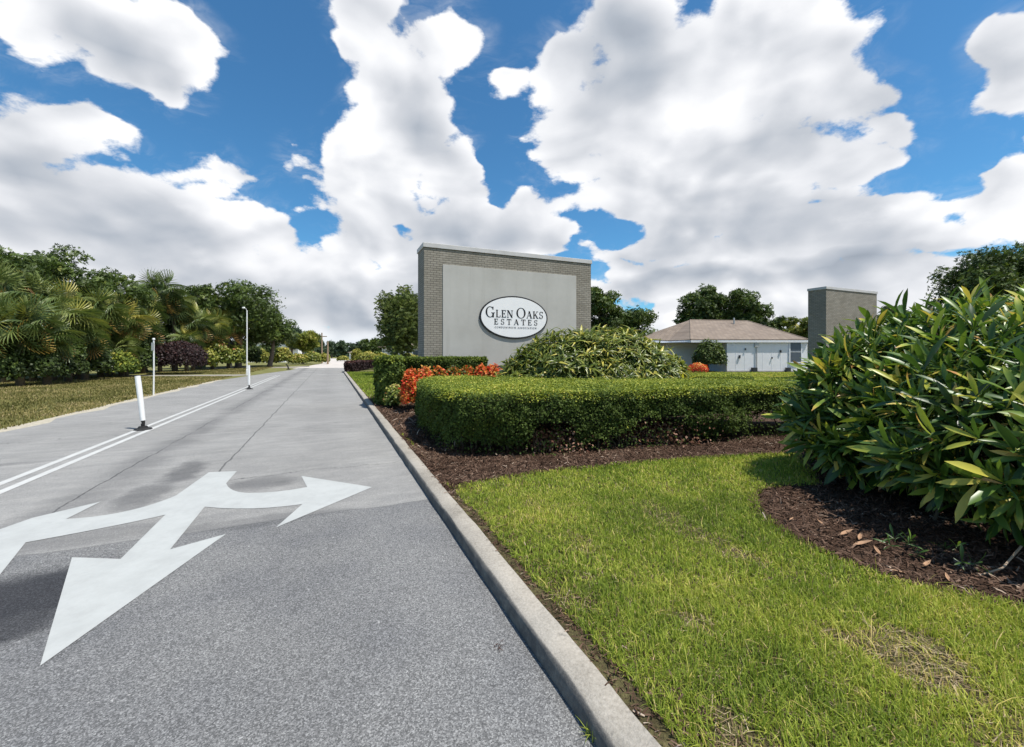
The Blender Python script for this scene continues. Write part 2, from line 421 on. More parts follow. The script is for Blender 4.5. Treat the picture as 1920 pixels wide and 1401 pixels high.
    k5 = crack(b.m('SUBTRACT', seam, 4.43), .012, b.step(x, -4.9, -4.8))
    kk = b.m('MAXIMUM', b.m('MAXIMUM', k1, k2), b.m('MAXIMUM', b.m('MAXIMUM', k3, k4), b.m('MULTIPLY', k5, .5)))
    c = b.mix(b.m('MULTIPLY', kk, .72), c, (.05, .05, .05))
    b.link(c, p.inputs['Base Color']); p.inputs['Roughness'].default_value = .85
    h = b.m('ADD', b.m('MULTIPLY', g1, b.m('ADD', .3, b.m('MULTIPLY', new, 1.0))), b.m('MULTIPLY', kk, -1.5))
    bump(b, p, h, .5, .004)
    return m
# the two long cracks and the stains, from where they lie in the lane
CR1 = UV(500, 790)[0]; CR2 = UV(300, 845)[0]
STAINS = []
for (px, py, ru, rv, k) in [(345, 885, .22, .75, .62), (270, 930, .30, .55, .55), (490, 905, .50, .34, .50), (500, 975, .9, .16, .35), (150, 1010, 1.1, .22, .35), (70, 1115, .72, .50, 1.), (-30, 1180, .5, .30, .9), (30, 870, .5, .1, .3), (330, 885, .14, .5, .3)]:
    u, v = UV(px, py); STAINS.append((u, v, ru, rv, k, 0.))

# ================================================================== THE SETTING
def lawnmat(name, stops, scale=2.5, hue=0.):
    m, b, p, o = new_mat(name); v = objv(b)
    n = b.m('ADD', b.m('MULTIPLY', b.noise(v, scale, 5, .6), .55), b.m('MULTIPLY', b.noise(v, 45, 4, .7), .45))
    b.link(b.ramp(n, stops), p.inputs['Base Color']); p.inputs['Roughness'].default_value = .95; p.inputs['Specular IOR Level'].default_value = .1
    bump(b, p, b.noise(v, 60, 4, .7), .9, .03); return m
M['dry_grass'] = lawnmat('dry_grass', [(.3, (.08, .085, .025)), (.45, (.145, .15, .05)), (.6, (.22, .205, .09)), (.75, (.30, .26, .14))], .9)
M['soil_grass'] = lawnmat('soil_grass', [(.3, (.030, .026, .014)), (.45, (.075, .062, .032)), (.58, (.14, .125, .055)), (.72, (.24, .20, .11))], 7)
M['mulch'] = lawnmat('mulch', [(.3, (.030, .018, .012)), (.5, (.075, .047, .032)), (.68, (.15, .10, .075)), (.8, (.24, .175, .14))], 5)
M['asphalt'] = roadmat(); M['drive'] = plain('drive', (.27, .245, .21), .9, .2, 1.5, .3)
M['pale_road'] = plain('pale_road', (.50, .46, .42), .9, .1, .6, .3)

def sheet(name, pts, z, mat, parent=None, kind='structure', rot=0.):
    o = MB().poly([(p[0], p[1], z) for p in pts]).build(name, mat, parent); struct(o, kind); return o
sheet('ground', [(-900, -300), (900, -300), (900, 1500), (-900, 1500)], -.012, M['dry_grass'])
# road in its own frame: x across, y along
ROAD_L = -5.95
def roadpiece(name, pts, z, mat):
    o = sheet(name, pts, z, mat); o.rotation_euler = (0, 0, TH); return o
edge_l = [(ROAD_L+.10*math.sin(i*1.7)+.06*math.sin(i*4.1), -12+i*.8) for i in range(54)]
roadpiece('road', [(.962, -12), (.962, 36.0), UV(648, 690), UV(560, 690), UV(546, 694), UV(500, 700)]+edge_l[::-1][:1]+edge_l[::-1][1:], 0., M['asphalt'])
roadpiece('far_road', [UV(546, 691), UV(652, 691), UV(664, 679), UV(652, 674), UV(640, 672.3), UV(620, 672.3), UV(612, 675.5), UV(604, 681.5), UV(580, 686)], -.002, M['pale_road'])
# sandy broken edge along the old asphalt on the left
M['sandy_edge'] = plain('sandy_edge', (.40, .36, .28), .95, .25, 14, .5)
roadpiece('road_shoulder', [(ROAD_L+.2, -12), (ROAD_L+.2, 30.)]+[(ROAD_L-.22-.14*vn(i*.9, 3.)-.25*vn(i*.23, 9.), 30.-i*.5) for i in range(85)], -.006, M['sandy_edge'])

# kerb with a rounded nose, along the right of the lane
def kerbmat():
    m, b, p, o = new_mat('kerb_concrete'); v = objv(b); g = b.n('ShaderNodeNewGeometry')
    n = b.m('ADD', b.m('MULTIPLY', b.noise(v, 1.6, 4, .65), .5), b.m('MULTIPLY', b.noise(v, 60, 3, .7), .5))
    c = b.ramp(n, [(.32, (.19, .17, .14)), (.47, (.32, .29, .245)), (.68, (.46, .42, .36))])
    # road face darkened by its facing: shade put into the colour, patchy with scuffs
    nx = b.v('DOT_PRODUCT', g.outputs['Normal'], (-float(ND[0]), -float(ND[1]), 0.))
    face_shade = b.m('MULTIPLY', b.step(nx, .3, .8), b.step(b.noise(v, 9, 4, .7), .30, .60, .55, .9))
    c = b.mix(face_shade, c, (.085, .082, .078))
    sp = b.m('MULTIPLY', b.step(b.noise(b.v('ADD', v, (3., 9., 0.)), 11, 5, .7), .60, .70), .6); c = b.mix(sp, c, (.17, .16, .14))
    b.link(c, p.inputs['Base Color']); p.inputs['Roughness'].default_value = .9; bump(b, p, b.noise(v, 80, 4, .75), .7, .008); return m
M['kerb'] = kerbmat()
prof = [(.962, -.02), (.966, .06), (.972, .088), (.985, .100), (1.115, .106), (1.128, .098), (1.132, -.02)]
vs = np.arange(-3, 37.01, .11); PV = []; PF = []
for i, v_ in enumerate(vs):
    for j, (u_, z_) in enumerate(prof):
        e = (float(vn(v_, j*3., 3.5))-.5)
        PV.append((u_+(.012*e if 0 < j < 6 else 0)-.0, v_, z_+(.010*e if 1 < j < 6 else 0)-(.02*max(0, float(vn(v_, 50, 2.2))-.78)*5*(j in (2, 3))) ))
k = len(prof)
for i in range(len(vs)-1):
    for j in range(k-1): a = i*k+j; PF.append((a, a+1, a+k+1, a+k))
ko = add('kerb', npmesh('kerb', PV, PF), M['kerb'], smooth=True); ko.rotation_euler = (0, 0, TH); struct(ko)
es = ko.modifiers.new('split', 'EDGE_SPLIT'); es.split_angle = math.radians(50)

# raised lawn island right of the kerb
LAWN_Z = .085
isl = [R(1.128, -4), R(1.128, 36.5), R(6, 42), (6, 60), (80, 60), (80, -8)]
sheet('lawn', isl, LAWN_Z, M['soil_grass'])
# mulch beds
bed_front = [(845, 930), (880, 911), (940, 899), (1010, 889), (1100, 880), (1200, 869), (1300, 861), (1400, 856), (1520, 850), (1700, 840)]
P1 = [G(x, y, LAWN_Z) for x, y in bed_front]
kerb_side = [R(1.14, v_) for v_ in np.linspace(4.6, 15.5, 8)]
P1 = [tuple(p) for p in P1]
bed1 = P1+[(12, 10), (9, 12), (1, 13.2), R(2.6, 15.8)]+kerb_side[::-1][:-1]
sheet('mulch_bed', bed1, LAWN_Z+.004, M['mulch'])
bed_b = [(1408, 932), (1415, 958), (1440, 985), (1490, 1016), (1560, 1048), (1640, 1078), (1730, 1104), (1830, 1128), (1920, 1146), (2100, 1180)]
P2 = [G(x, y, LAWN_Z) for x, y in bed_b]
bed2 = P2+[(9, 2.2), (10.5, 6), (7, 7.0), (4.2, 6.2)]+[G(1530, 908, LAWN_Z), G(1460, 912, LAWN_Z), G(1420, 920, LAWN_Z)]
sheet('mulch_bed', bed2, LAWN_Z+.008, M['mulch'])

# ---------------------------------------------------------------- painted markings
def paintmat(name, c, worn=.0):
    m, b, p, o = new_mat(name); v = objv(b); n = b.noise(v, 3, 5, .7)
    cc = b.ramp(n, [(.3, tuple(x*.86 for x in c)), (.6, c)])
    w = b.m('MULTIPLY', b.step(b.noise(v, 70, 3, .8), .60, .72), worn)
    g = b.m('MULTIPLY', b.step(b.noise(b.v('ADD', v, (2., 5., 0.)), 5, 7, .8), .52, .66), .42)
    tw = b.m('MULTIPLY', b.step(b.noise(b.v('MULTIPLY', b.v('ADD', v, (1., 1., 0.)), (3., 1.2, 1.)), 3.5, 6, .75), .50, .70), .35); g = b.m('MAXIMUM', g, tw)
    cc = b.mix(b.m('MAXIMUM', w, g), cc, (.34, .34, .33)); b.link(cc, p.inputs['Base Color']); p.inputs['Roughness'].default_value = .7
    bump(b, p, b.noise(v, 120, 3, .7), .3, .003); return m
M['road_paint'] = paintmat('road_paint', (.42, .43, .415), .55)
M['line_paint'] = paintmat('line_paint', (.50, .50, .48), .5)
def bez(a, c, b_, n=10): return [((1-t)**2*a[0]+2*t*(1-t)*c[0]+t*t*b_[0], (1-t)**2*a[1]+2*t*(1-t)*c[1]+t*t*b_[1]) for t in np.linspace(0, 1, n)]
arrow_px = [(75, 1250), (135, 1046), (226, 1049), (310, 966)] + bez((310, 966), (230, 985), (48, 1018), 8)[1:] + [(-6, 1086), (-170, 1270), (-150, 1100), (-120, 1010), (-5, 995), (60, 972), (190, 941), (124, 974)] + \
    bez((124, 974), (240, 968), (330, 930), 10)[1:] + [(392, 886), (444, 884), (424, 907)] + bez((424, 907), (430, 925), (470, 925), 7)[1:] + bez((470, 925), (520, 925), (576, 914), 5)[1:] + \
    [(565, 893), (698, 914), (517, 990), (567, 946)] + bez((567, 946), (470, 960), (384, 951), 7)[1:] + [(319, 1031), (424, 1002)]
ar = MB().poly([(*G(x, y), .004) for x, y in arrow_px]).build('lane_arrow', M['road_paint']); struct(ar)
# double line in the middle of the entrance
ul = [UV(300, 803)[0]]
u_near = np.mean([UV(0, 928)[0], UV(300, 803)[0]]); u_far = np.mean([UV(0, 905)[0], UV(250, 806)[0]])
def lane_line(u0, w, v0, v1):
    o = MB().poly([(u0, v0, .004), (u0+w, v0, .004), (u0+w*.8, v1, .004), (u0+.02, v1, .004)]).build('lane_line', M['line_paint']); o.rotation_euler = (0, 0, TH); struct(o)
U1 = UV(0, 928)[0]; U2 = UV(0, 902)[0]
lane_line(U1-.11, .11, -4, 34.5); lane_line(U1-.33, .11, -4, 34.5)

# cross street strips and driveways on the left, in world space
gz = -.004
sheet('driveway', [G(225, 705), G(228, 703.6), G(330, 703.2), G(470, 702), G(470, 703.5), G(440, 705)], gz, M['drive'])
sheet('footpath', [G(385, 690.5), G(462, 688), G(546, 687.6), G(580, 686), G(580, 687.2), G(546, 690), G(470, 690), G(390, 692)], gz+.002, M['drive'])
sheet('driveway', [G(1290, 695.2), G(1800, 696.5), G(1800, 698.3), G(1290, 697.0)], LAWN_Z+.003, M['concrete'])

# ---------------------------------------------------------------- grass
BL_V = [(-.5, 0, 0), (.5, 0, 0), (-.36, .5, 0), (.36, .5, 0), (0, 1, 0)]   # turned upright below
def blades(x, y, z0, L, W, tint, bend=.5):
    """curved blades, two quads and a tip as quads"""
    n = len(x); a = rng.random(n)*2*np.pi; lean = rng.random(n)**1.5*bend+.05
    dx_, dy_ = np.cos(a), np.sin(a); px_, py_ = -dy_, dx_
    V = np.zeros((n, 7, 3))
    for k, (t, w) in enumerate(((0, .9), (.40, 1.), (.75, .7), (1., 0))):
        ox = dx_*L*lean*t**1.8; oy = dy_*L*lean*t**1.8; h = L*t*(1-.45*lean*t)
        if k < 3:
            V[:, 2*k] = np.stack([x+ox-px_*W*w/2, y+oy-py_*W*w/2, z0+h], 1); V[:, 2*k+1] = np.stack([x+ox+px_*W*w/2, y+oy+py_*W*w/2, z0+h], 1)
        else: V[:, 6] = np.stack([x+ox, y+oy, z0+h], 1)
    F = np.array([(0, 1, 3, 2), (2, 3, 5, 4), (4, 5, 6, 6)])
    Fq = F[:2][None]+(np.arange(n)*7)[:, None, None]
    Ft = np.array([(4, 5, 6)])[None]+(np.arange(n)*7)[:, None, None]
    return V.reshape(-1, 3), Fq.reshape(-1, 4), Ft.reshape(-1, 3), np.repeat(tint, 7)
def blademesh(name, V, Fq, Ft, T, mat):
    me = bpy.data.meshes.new(name); me.vertices.add(len(V)); me.vertices.foreach_set('co', V.astype(np.float32).ravel())
    me.loops.add(Fq.size+Ft.size); me.loops.foreach_set('vertex_index', np.concatenate([Fq.ravel(), Ft.ravel()]).astype(np.int32))
    me.polygons.add(len(Fq)+len(Ft)); me.polygons.foreach_set('loop_start', np.concatenate([np.arange(len(Fq))*4, Fq.size+np.arange(len(Ft))*3]).astype(np.int32))
    at = me.attributes.new('tint', 'FLOAT', 'POINT'); at.data.foreach_set('value', T.astype(np.float32)); me.update(calc_edges=True)
    return add(name, me, mat)
M['grass'] = foliage('grass', [(0, (.05, .085, .018)), (.25, (.10, .165, .028)), (.5, (.19, .265, .045)), (.72, (.27, .32, .075)), (.86, (.38, .36, .14)), (1, (.42, .35, .21))], .6, .38, .2, gain=(1.9, 1.62, 1.3))
M['dry_blades'] = foliage('dry_blades', [(0, (.07, .075, .02)), (.35, (.14, .14, .04)), (.65, (.24, .21, .08)), (1, (.38, .31, .17))], .7, .25, .15, gain=(1.3, 1.22, 1.35))
def sample_area(n, test, xr, yr, dens=None):
    x = rng.uniform(*xr, n); y = rng.uniform(*yr, n); k = test(x, y)
    if dens is not None: k &= rng.random(n) < dens(x, y)
    return x[k], y[k]
# wandering bare tracks in the foreground, running along the road
def bare(x, y):
    u = x*ND[0]+y*ND[1]; v = x*DD[0]+y*DD[1]
    s = fbm(u*2.4, v*1.5, 1.3, 4, 3); near = np.clip((5.2-y)/3.2, 0, 1)
    return np.clip((s-.60)*9, 0, 1)*near*.9
def lawn_test(x, y): return lawn_any(x, y) & (abs(x) < y*1.35+.9)
def lawn_any(x, y):
    u = x*ND[0]+y*ND[1]
    off = .07*fbm(x, y, 3., 3, 8)
    e1 = edist(x, y, P1, closed=False) < .02
    return (u > 1.165+.12*fbm(x, y, 2.5, 4, 5)*np.clip(1.4-y*.14, .25, 1)) & ~(inpoly(x, y, bed1) & ~(edist(x, y, bed1) < .03+off)) & ~(inpoly(x, y, bed2) & ~(edist(x, y, bed2) < .02+off))
def zone(nm, y0, y1, dens_per, L, W):
    xr = (-2.5, 8.5); n = int((xr[1]-xr[0])*(y1-y0)*dens_per)
    x, y = sample_area(n, lawn_test, xr, (y0, y1), lambda x, y: 1-.80*bare(x, y))
    lf = fbm(x, y, 1.1, 4, 2); b_ = bare(x, y); mid = fbm(x, y, 5., 3, 12)
    tint = np.clip(.27+.62*(lf-.28)+.30*(mid-.4)+rng.normal(0, .13, len(x))+.35*b_*(rng.random(len(x)) < .55)+.42*(rng.random(len(x)) < .05), 0, 1)
    Ls = L*(.55+.75*rng.random(len(x)))*(1-.45*b_); Ws = W*(.7+.6*rng.random(len(x)))
    return blades(x, y, np.full(len(x), LAWN_Z-.004), Ls, Ws, tint, 1.1)
Z_ = [zone('n', .8, 2.6, 14000, .058, .0036), zone('m', 2.6, 4.4, 8500, .052, .0052), zone('f', 4.4, 7.6, 4600, .048, .0085)]
n0 = 0; Vs = []; Q = []; T3 = []; Ts = []
for V, Fq, Ft, T in Z_:
    Vs.append(V); Q.append(Fq+n0); T3.append(Ft+n0); Ts.append(T); n0 += len(V)
g = blademesh('lawn_grass', np.concatenate(Vs), np.concatenate(Q), np.concatenate(T3), np.concatenate(Ts), M['grass'])
struct(g, 'stuff')
def outer_test(x, y): return lawn_any(x, y) & ~(abs(x) < y*1.35+.9)
x, y = sample_area(330000, outer_test, (.8, 12.5), (-3.5, 9), lambda x, y: 1-.8*bare(x, y))
V, Fq, Ft, T = blades(x, y, np.full(len(x), LAWN_Z-.004), .035+.04*rng.random(len(x)), np.full(len(x), .008), np.clip(.20+.62*(fbm(x, y, 1.1, 4, 2)-.28)+rng.normal(0, .14, len(x)), 0, 1), 1.1)
struct(blademesh('lawn_grass', V, Fq, Ft, T, M['grass']), 'stuff')
# long pale runners lying across the near lawn
x, y = sample_area(9000, lawn_test, (-.5, 4.5), (1.0, 4.2), lambda x, y: .05+.6*bare(x, y))
V, Fq, Ft, T = blades(x, y, np.full(len(x), LAWN_Z+.012), .07+.07*rng.random(len(x)), np.full(len(x), .0030), .55+.42*rng.random(len(x)), 1.6)
struct(blademesh('grass_runners', V, Fq, Ft, T, M['grass']), 'stuff')
# flat straw thatch showing through
x, y = sample_area(60000, lawn_test, (-1.5, 5), (.9, 5), lambda x, y: .25+.75*bare(x, y)); n = len(x)
f = rdir(n); f[:, 2] *= .12
TH_ = scatter([(-.03, 0, 0), (.03, 0, 0), (.02, 1, .03), (-.02, 1, .03)], [(0, 1, 2, 3)], np.stack([x, y, LAWN_Z+.004+.012*rng.random(n)], 1), frames(f, np.tile([0, 0, 1.], (n, 1))), .05*(.5+rng.random(n)), np.clip(.62+rng.normal(0, .22, n), 0, 1))
M['thatch'] = foliage('thatch', [(0, (.05, .03, .02)), (.5, (.20, .14, .08)), (1, (.44, .36, .22))], .8, 0, .1, gain=(1, 1, 1))
struct(leafobj('thatch', TH_, M['thatch']), 'stuff')
# strip of grass between kerb and hedge further up, and the yard before the house
def strip_test(x, y):
    u = x*ND[0]+y*ND[1]; v = x*DD[0]+y*DD[1]
    return (u > 1.16) & (u < 2.9+.15*(v-13)) & (v > 12.6) & (v < 36)
x, y = sample_area(90000, strip_test, (-16, 0), (10, 36))
V, Fq, Ft, T = blades(x, y, np.full(len(x), LAWN_Z), .05+.04*rng.random(len(x)), np.full(len(x), .03), np.clip(.33+.4*(fbm(x, y, .8)-.5)+rng.normal(0, .1, len(x)), 0, 1), .9)
struct(blademesh('lawn_grass', V, Fq, Ft, T, M['grass']), 'stuff')
def yard_test(x, y): return (y > 12) & (x > 2) & (x < y*1.2)
x, y = sample_area(80000, yard_test, (3, 30), (14, 33))
V, Fq, Ft, T = blades(x, y, np.full(len(x), LAWN_Z), .05+.05*rng.random(len(x)), np.full(len(x), .045), np.clip(.62+.5*(fbm(x, y, .5)-.5)+rng.normal(0, .12, len(x)), 0, 1), .9)
struct(blademesh('yard_grass', V, Fq, Ft, T, M['grass']), 'stuff')
# verge on the far left
def verge_test(x, y):
    u = x*ND[0]+y*ND[1]; v = x*DD[0]+y*DD[1]
    return (u < ROAD_L-.16-.22*fbm(x, y, .9, 3)) & (u > -19) & (v > -1) & (v < 60) & (x > -y*1.32) & ~inpoly(x, y, [G(225, 707), G(228, 701.5), G(470, 701), G(440, 706)]) & ((v < 34) | (u < -5-.02*v))
x, y = sample_area(470000, verge_test, (-30, -5), (6, 50), lambda x, y: np.clip(.35+.9*fbm(x, y, 1.2, 3, 4), 0, 1)*np.clip(13/y, .3, 1))
V, Fq, Ft, T = blades(x, y, np.full(len(x), -.012), .04+.06*rng.random(len(x)), .010+.0011*y, np.clip(.42+.9*(fbm(x, y, .9, 4, 7)-.5)+rng.normal(0, .16, len(x)), 0, 1), 1.0)
struct(blademesh('verge_grass', V, Fq, Ft, T, M['dry_blades']), 'stuff')

# ---------------------------------------------------------------- mulch chips
M['chips'] = foliage('chips', [(0, (.035, .020, .013)), (.45, (.085, .050, .034)), (.75, (.18, .115, .08)), (.90, (.32, .24, .18)), (1, (.46, .37, .29))], .9, 0, .1, gain=(1, 1, 1))
def chips(name, test, n, xr, yr, L0, z=.006, bright=0.):
    x, y = sample_area(n, test, xr, yr); n = len(x)
    f = rdir(n); f[:, 2] *= .28; nn = np.stack([rng.normal(0, .35, n), rng.normal(0, .35, n), np.ones(n)], 1)
    TV = [(-.09, 0, 0), (.09, 0, 0), (.06, 1, .04), (-.07, .95, 0), (-.05, .5, .12), (.08, .5, .10)]
    TF = [(0, 1, 5, 4), (4, 5, 2, 3)]
    pos = np.stack([x, y, np.full(n, LAWN_Z+z)+rng.random(n)*.018], 1)
    t = np.clip(.42+.5*(fbm(x, y, 3., 3, 9)-.5)+rng.normal(0, .2, n)+bright, 0, 1)
    return leafobj(name, scatter(TV, TF, pos, frames(f, nn), L0*(.5+1.0*rng.random(n)), t), M['chips'])
u_of = lambda x, y: x*ND[0]+y*ND[1]
struct(chips('mulch_chips', lambda x, y: inpoly(x, y, bed2), 90000, (2, 9), (1.2, 6), .050), 'stuff')
struct(chips('mulch_chips', lambda x, y: inpoly(x, y, bed1) & (y < 7.4), 80000, (-2.5, 6), (3.8, 7.4), .052), 'stuff')
struct(chips('mulch_chips', lambda x, y: (u_of(x, y) > 1.13) & (u_of(x, y) < 1.42), 26000, (-1.6, 1.6), (.8, 4.9), .035, -.002), 'stuff')
struct(chips('mulch_chips', lambda x, y: inpoly(x, y, bed1), 24000, (-7, 0), (6, 14), .09, bright=.12), 'stuff')

# ================================================================== SIGN WALLS
def brickmat(name, c1, c2, mortar, sx=.215, sz=.075):
    m, b, p, o = new_mat(name); v = objv(b); x, y, z = b.xyz(v)
    q = b.comb(b.m('ADD', x, y), z, 0.)
    br = b.n('ShaderNodeTexBrick', offset=.5); b.link(q, br.inputs['Vector'])
    br.inputs['Scale'].default_value = 1; br.inputs['Brick Width'].default_value = sx; br.inputs['Row Height'].default_value = sz
    br.inputs['Mortar Size'].default_value = .007; br.inputs['Mortar Smooth'].default_value = .3; br.inputs['Bias'].default_value = 0
    br.inputs['Color1'].default_value = (*c1, 1); br.inputs['Color2'].default_value = (*c2, 1); br.inputs['Mortar'].default_value = (*mortar, 1)
    n = b.noise(v, .8, 5, .65); c = b.mix(b.step(n, .35, .7), br.outputs[0], b.mix(1., br.outputs[0], (.80, .79, .77), 'MULTIPLY'))
    # rain streaks below the cap
    st = b.noise(b.comb(b.m('MULTIPLY', b.m('ADD', x, y), 5.), b.m('MULTIPLY', z, .25), 0.), 1., 3, .6)
    c = b.mix(b.m('MULTIPLY', b.step(st, .5, .75), .22), c, (.16, .15, .13))
    b.link(c, p.inputs['Base Color']); p.inputs['Roughness'].default_value = .85
    h = b.m('ADD', b.m('MULTIPLY', br.outputs['Fac'], -1.), b.m('MULTIPLY', b.noise(v, 60, 3), .25)); bump(b, p, h, .9, .012); return m
M['brick'] = brickmat('painted_brick', (.32, .295, .25), (.26, .24, .20), (.12, .11, .09))
M['cap'] = plain('cap_metal', (.50, .49, .48), .5, .1, 2)
def stucco():
    m, b, p, o = new_mat('stucco'); v = objv(b); n = b.noise(v, .7, 5, .6); x, y, z = b.xyz(v)
    c = b.ramp(n, [(.3, (.38, .37, .34)), (.5, (.43, .42, .39)), (.7, (.47, .46, .43))])
    st = b.noise(b.comb(b.m('MULTIPLY', x, 4.), y, b.m('MULTIPLY', z, .3)), 1., 4, .6)
    c = b.mix(b.m('MULTIPLY', b.step(st, .52, .75), .35), c, (.33, .32, .29))
    b.link(c, p.inputs['Base Color']); p.inputs['Roughness'].default_value = .9; bump(b, p, b.noise(v, 90, 3, .7), .35, .005); return m
M['stucco'] = stucco()

SY = 14.0; SC = np.array([AT(795, SY), SY])
def wallpt(px, py, C=SC):
    r = np.array([(px-960)/FPX, 1.]); t = C@DD/(r@DD); q = t*r-C; return float(q@ND), HZ(py, t)
SW = wallpt(1108, 600)[0]; SH = HZ(454.5, SY); SD = 1.05
sign = thing('entrance_sign_wall', 'tall grey brick entrance wall with pale panel and oval name plaque', 'sign wall', (SC[0], SC[1], LAWN_Z-.05), TH)
zb = LAWN_Z-.05
MB().box(0, SW, 0, SD, 0, SH-.16-zb).build('brick_wall', M['brick'], sign)
MB().box(-.035, SW+.035, -.035, SD+.035, SH-.158-zb, SH-zb).build('cap', M['cap'], sign, bevel=.01)
pl, pt = wallpt(830, 496); pr, _ = wallpt(1080, 517.5); _, pb = wallpt(915, 686)
pan = MB().box(pl, pr, -.025, .012, pb-zb, pt-zb).build('panel', M['stucco'], sign, bevel=.006)
# oval plaque
ol, _ = wallpt(898, 596); orr, _ = wallpt(1025, 600); oc = (ol+orr)/2; _, ot = wallpt(958, 555.5); _, ob = wallpt(962, 635.5)
ozc = (ot+ob)/2-zb; orx = (orr-ol)/2; orz = (ot-ob)/2
pq = link(bpy.data.objects.new('plaque', None)); pq.parent = sign; pq.location = (oc, -.025, ozc); pq.empty_display_size = .2
def oval(rx, rz, y0, y1, n=72):
    i = MB(); P = [(rx*math.cos(2*math.pi*k/n), rz*math.sin(2*math.pi*k/n)) for k in range(n)]
    i.V = [(x, y0, z) for x, z in P]+[(x, y1, z) for x, z in P]
    i.F = [list(range(n)), [2*n-1-k for k in range(n)]]+[[(k+1) % n, k, n+k, n+(k+1) % n] for k in range(n)]; return i
oval(orx, orz, -.050, 0.002).build('frame', M['black_paint'], pq, bevel=.006)
oval(orx-.055, orz-.05, -.057, -.045).build('face', M['sign_white'], pq)
# lettering: roman capitals with serifs, built stroke by stroke
def arc(cx, cz, rx, rz, a0, a1, tk, tn, n=18):
    """stroke of varying weight: thick at the sides, thin at top and bottom"""
    out_ = []
    for k in range(n):
        q = []
        for a in (a0+(a1-a0)*k/n, a0+(a1-a0)*(k+1)/n):
            w = tn+(tk-tn)*abs(math.cos(a))**1.5
            q.append(((cx+(rx-w)*math.cos(a), cz+(rz-w*.6)*math.sin(a)), (cx+rx*math.cos(a), cz+rz*math.sin(a))))
        out_.append([q[0][0], q[0][1], q[1][1], q[1][0]])
    return out_
def rect(x0, x1, z0, z1): return [(x0, z0), (x1, z0), (x1, z1), (x0, z1)]
def diag(x0, z0, x1, z1, w): return [(x0-w/2, z0), (x0+w/2, z0), (x1+w/2, z1), (x1-w/2, z1)]
K_, N_ = .17, .075; pi = math.pi
def stem(x, w=K_): return [rect(x, x+w, 0, 1), rect(x-.08, x+w+.08, 0, .05), rect(x-.08, x+w+.08, .95, 1)]
GL = {
 'G': (arc(.46, .5, .46, .52, .25*pi, 1.72*pi, K_, N_)+[rect(.68, .68+K_, .0, .42), rect(.58, .95, .40, .45), rect(.72, .80, .72, 1.0)], .98),
 'L': (stem(.08)+[rect(.08, .66, 0, .07), rect(.60, .67, 0, .28)], .72),
 'E': (stem(.08)+[rect(.08, .66, 0, .07), rect(.60, .67, 0, .26), rect(.08, .63, .93, 1), rect(.57, .64, .76, 1), rect(.2, .5, .48, .55), rect(.45, .51, .38, .64)], .72),
 'N': ([rect(.10, .18, 0, 1), rect(0, .28, 0, .05), rect(-.02, .2, .95, 1), rect(.72, .80, 0, 1), rect(.60, .92, .95, 1), diag(.16, 1, .76, 0, .20)], .92),
 'O': (arc(.5, .5, .5, .52, 0, 2*pi, K_, N_, 28), 1.02),
 'A': ([diag(.12, 0, .44, 1, .08), diag(.76, 0, .44, 1, .19), rect(.24, .66, .32, .38), rect(0, .26, 0, .05), rect(.60, .92, 0, .05)], .92),
 'K': (stem(.08)+[diag(.26, .42, .70, 1, .08), diag(.74, 0, .38, .58, .19), rect(.56, .84, .95, 1), rect(.60, .90, 0, .05)], .88),
 'S': (arc(.32, .73, .27, .27, .15*pi, 1.45*pi, .14, .08, 14)+arc(.32, .27, .29, .28, -.95*pi+.1, .48*pi, .14, .08, 14)+[rect(.54, .60, .74, .98), rect(.03, .09, .02, .28)], .66),
 'T': ([rect(.30, .30+K_, 0, 1), rect(.20, .57, 0, .05), rect(0, .77, .93, 1), rect(0, .07, .72, 1), rect(.70, .77, .72, 1)], .80),
 'C': (arc(.46, .5, .46, .52, .25*pi, 1.75*pi, K_, N_), .86), 'I': (stem(.08), .36),
 'D': (stem(.08)+arc(.30, .5, .50, .5, -.5*pi, .5*pi, K_, N_), .88), 'U': ([rect(.05, .05+K_, .3, 1), rect(.66, .74, .3, 1)]+arc(.395, .34, .345, .36, pi, 2*pi, .15, .08), .84),
 'M': ([rect(.08, .15, 0, 1), rect(.85, .85+K_, 0, 1), diag(.14, 1, .52, 0, .18), diag(.88, 1, .52, 0, .08)], 1.14), ' ': ([], .30)}
def lettering(txt, s0, s1, z0, h, hs=None, gap=.10):
    """txt set from s0 to s1; upper-case initial letters stand taller (hs)"""
    m = MB(); sizes = [(h if not hs or i not in hs else hs[i]) for i in range(len(txt))]
    w = sum(GL[c][1]*s for c, s in zip(txt, sizes))+gap*h*(len(txt)-1); k = (s1-s0)/w; x = s0
    for c, s in zip(txt, sizes):
        zo = -.06*(s-h)
        for P in GL[c][0]:
            Q = [(x+a*s*k, z0+zo+b_*s) for a, b_ in P]; i = len(m.V); n = len(Q)
            m.V += [(a, -.064, b_) for a, b_ in Q]+[(a, -.0565, b_) for a, b_ in Q]
            m.F += [[i+j for j in range(n)]]+[[i+(j+1) % n, i+j, i+n+j, i+n+(j+1) % n] for j in range(n)]
        x += (GL[c][1]*s+gap*h)*k
    return m
def px_s(px): return wallpt(px, 600)[0]-oc
def px_z(px, py): return wallpt(px, py)[1]-zb-ozc
z1 = px_z(960, 596.2); h1 = px_z(938, 581.5)-px_z(938, 595.2)
lettering('GLEN OAKS', px_s(909), px_s(1016.5), z1, h1, {0: h1*1.42, 5: h1*1.42}).build('lettering', M['black_paint'], pq)
z2 = px_z(965, 609.6); h2 = px_z(965, 599.2)-z2
lettering('ESTATES', px_s(925), px_s(1006), z2, h2, gap=.42).build('lettering', M['black_paint'], pq)
z3 = px_z(965, 616.2); h3 = px_z(965, 613.4)-z3
M['grey_letters'] = plain('grey_letters', (.16, .16, .17), .5, .05)
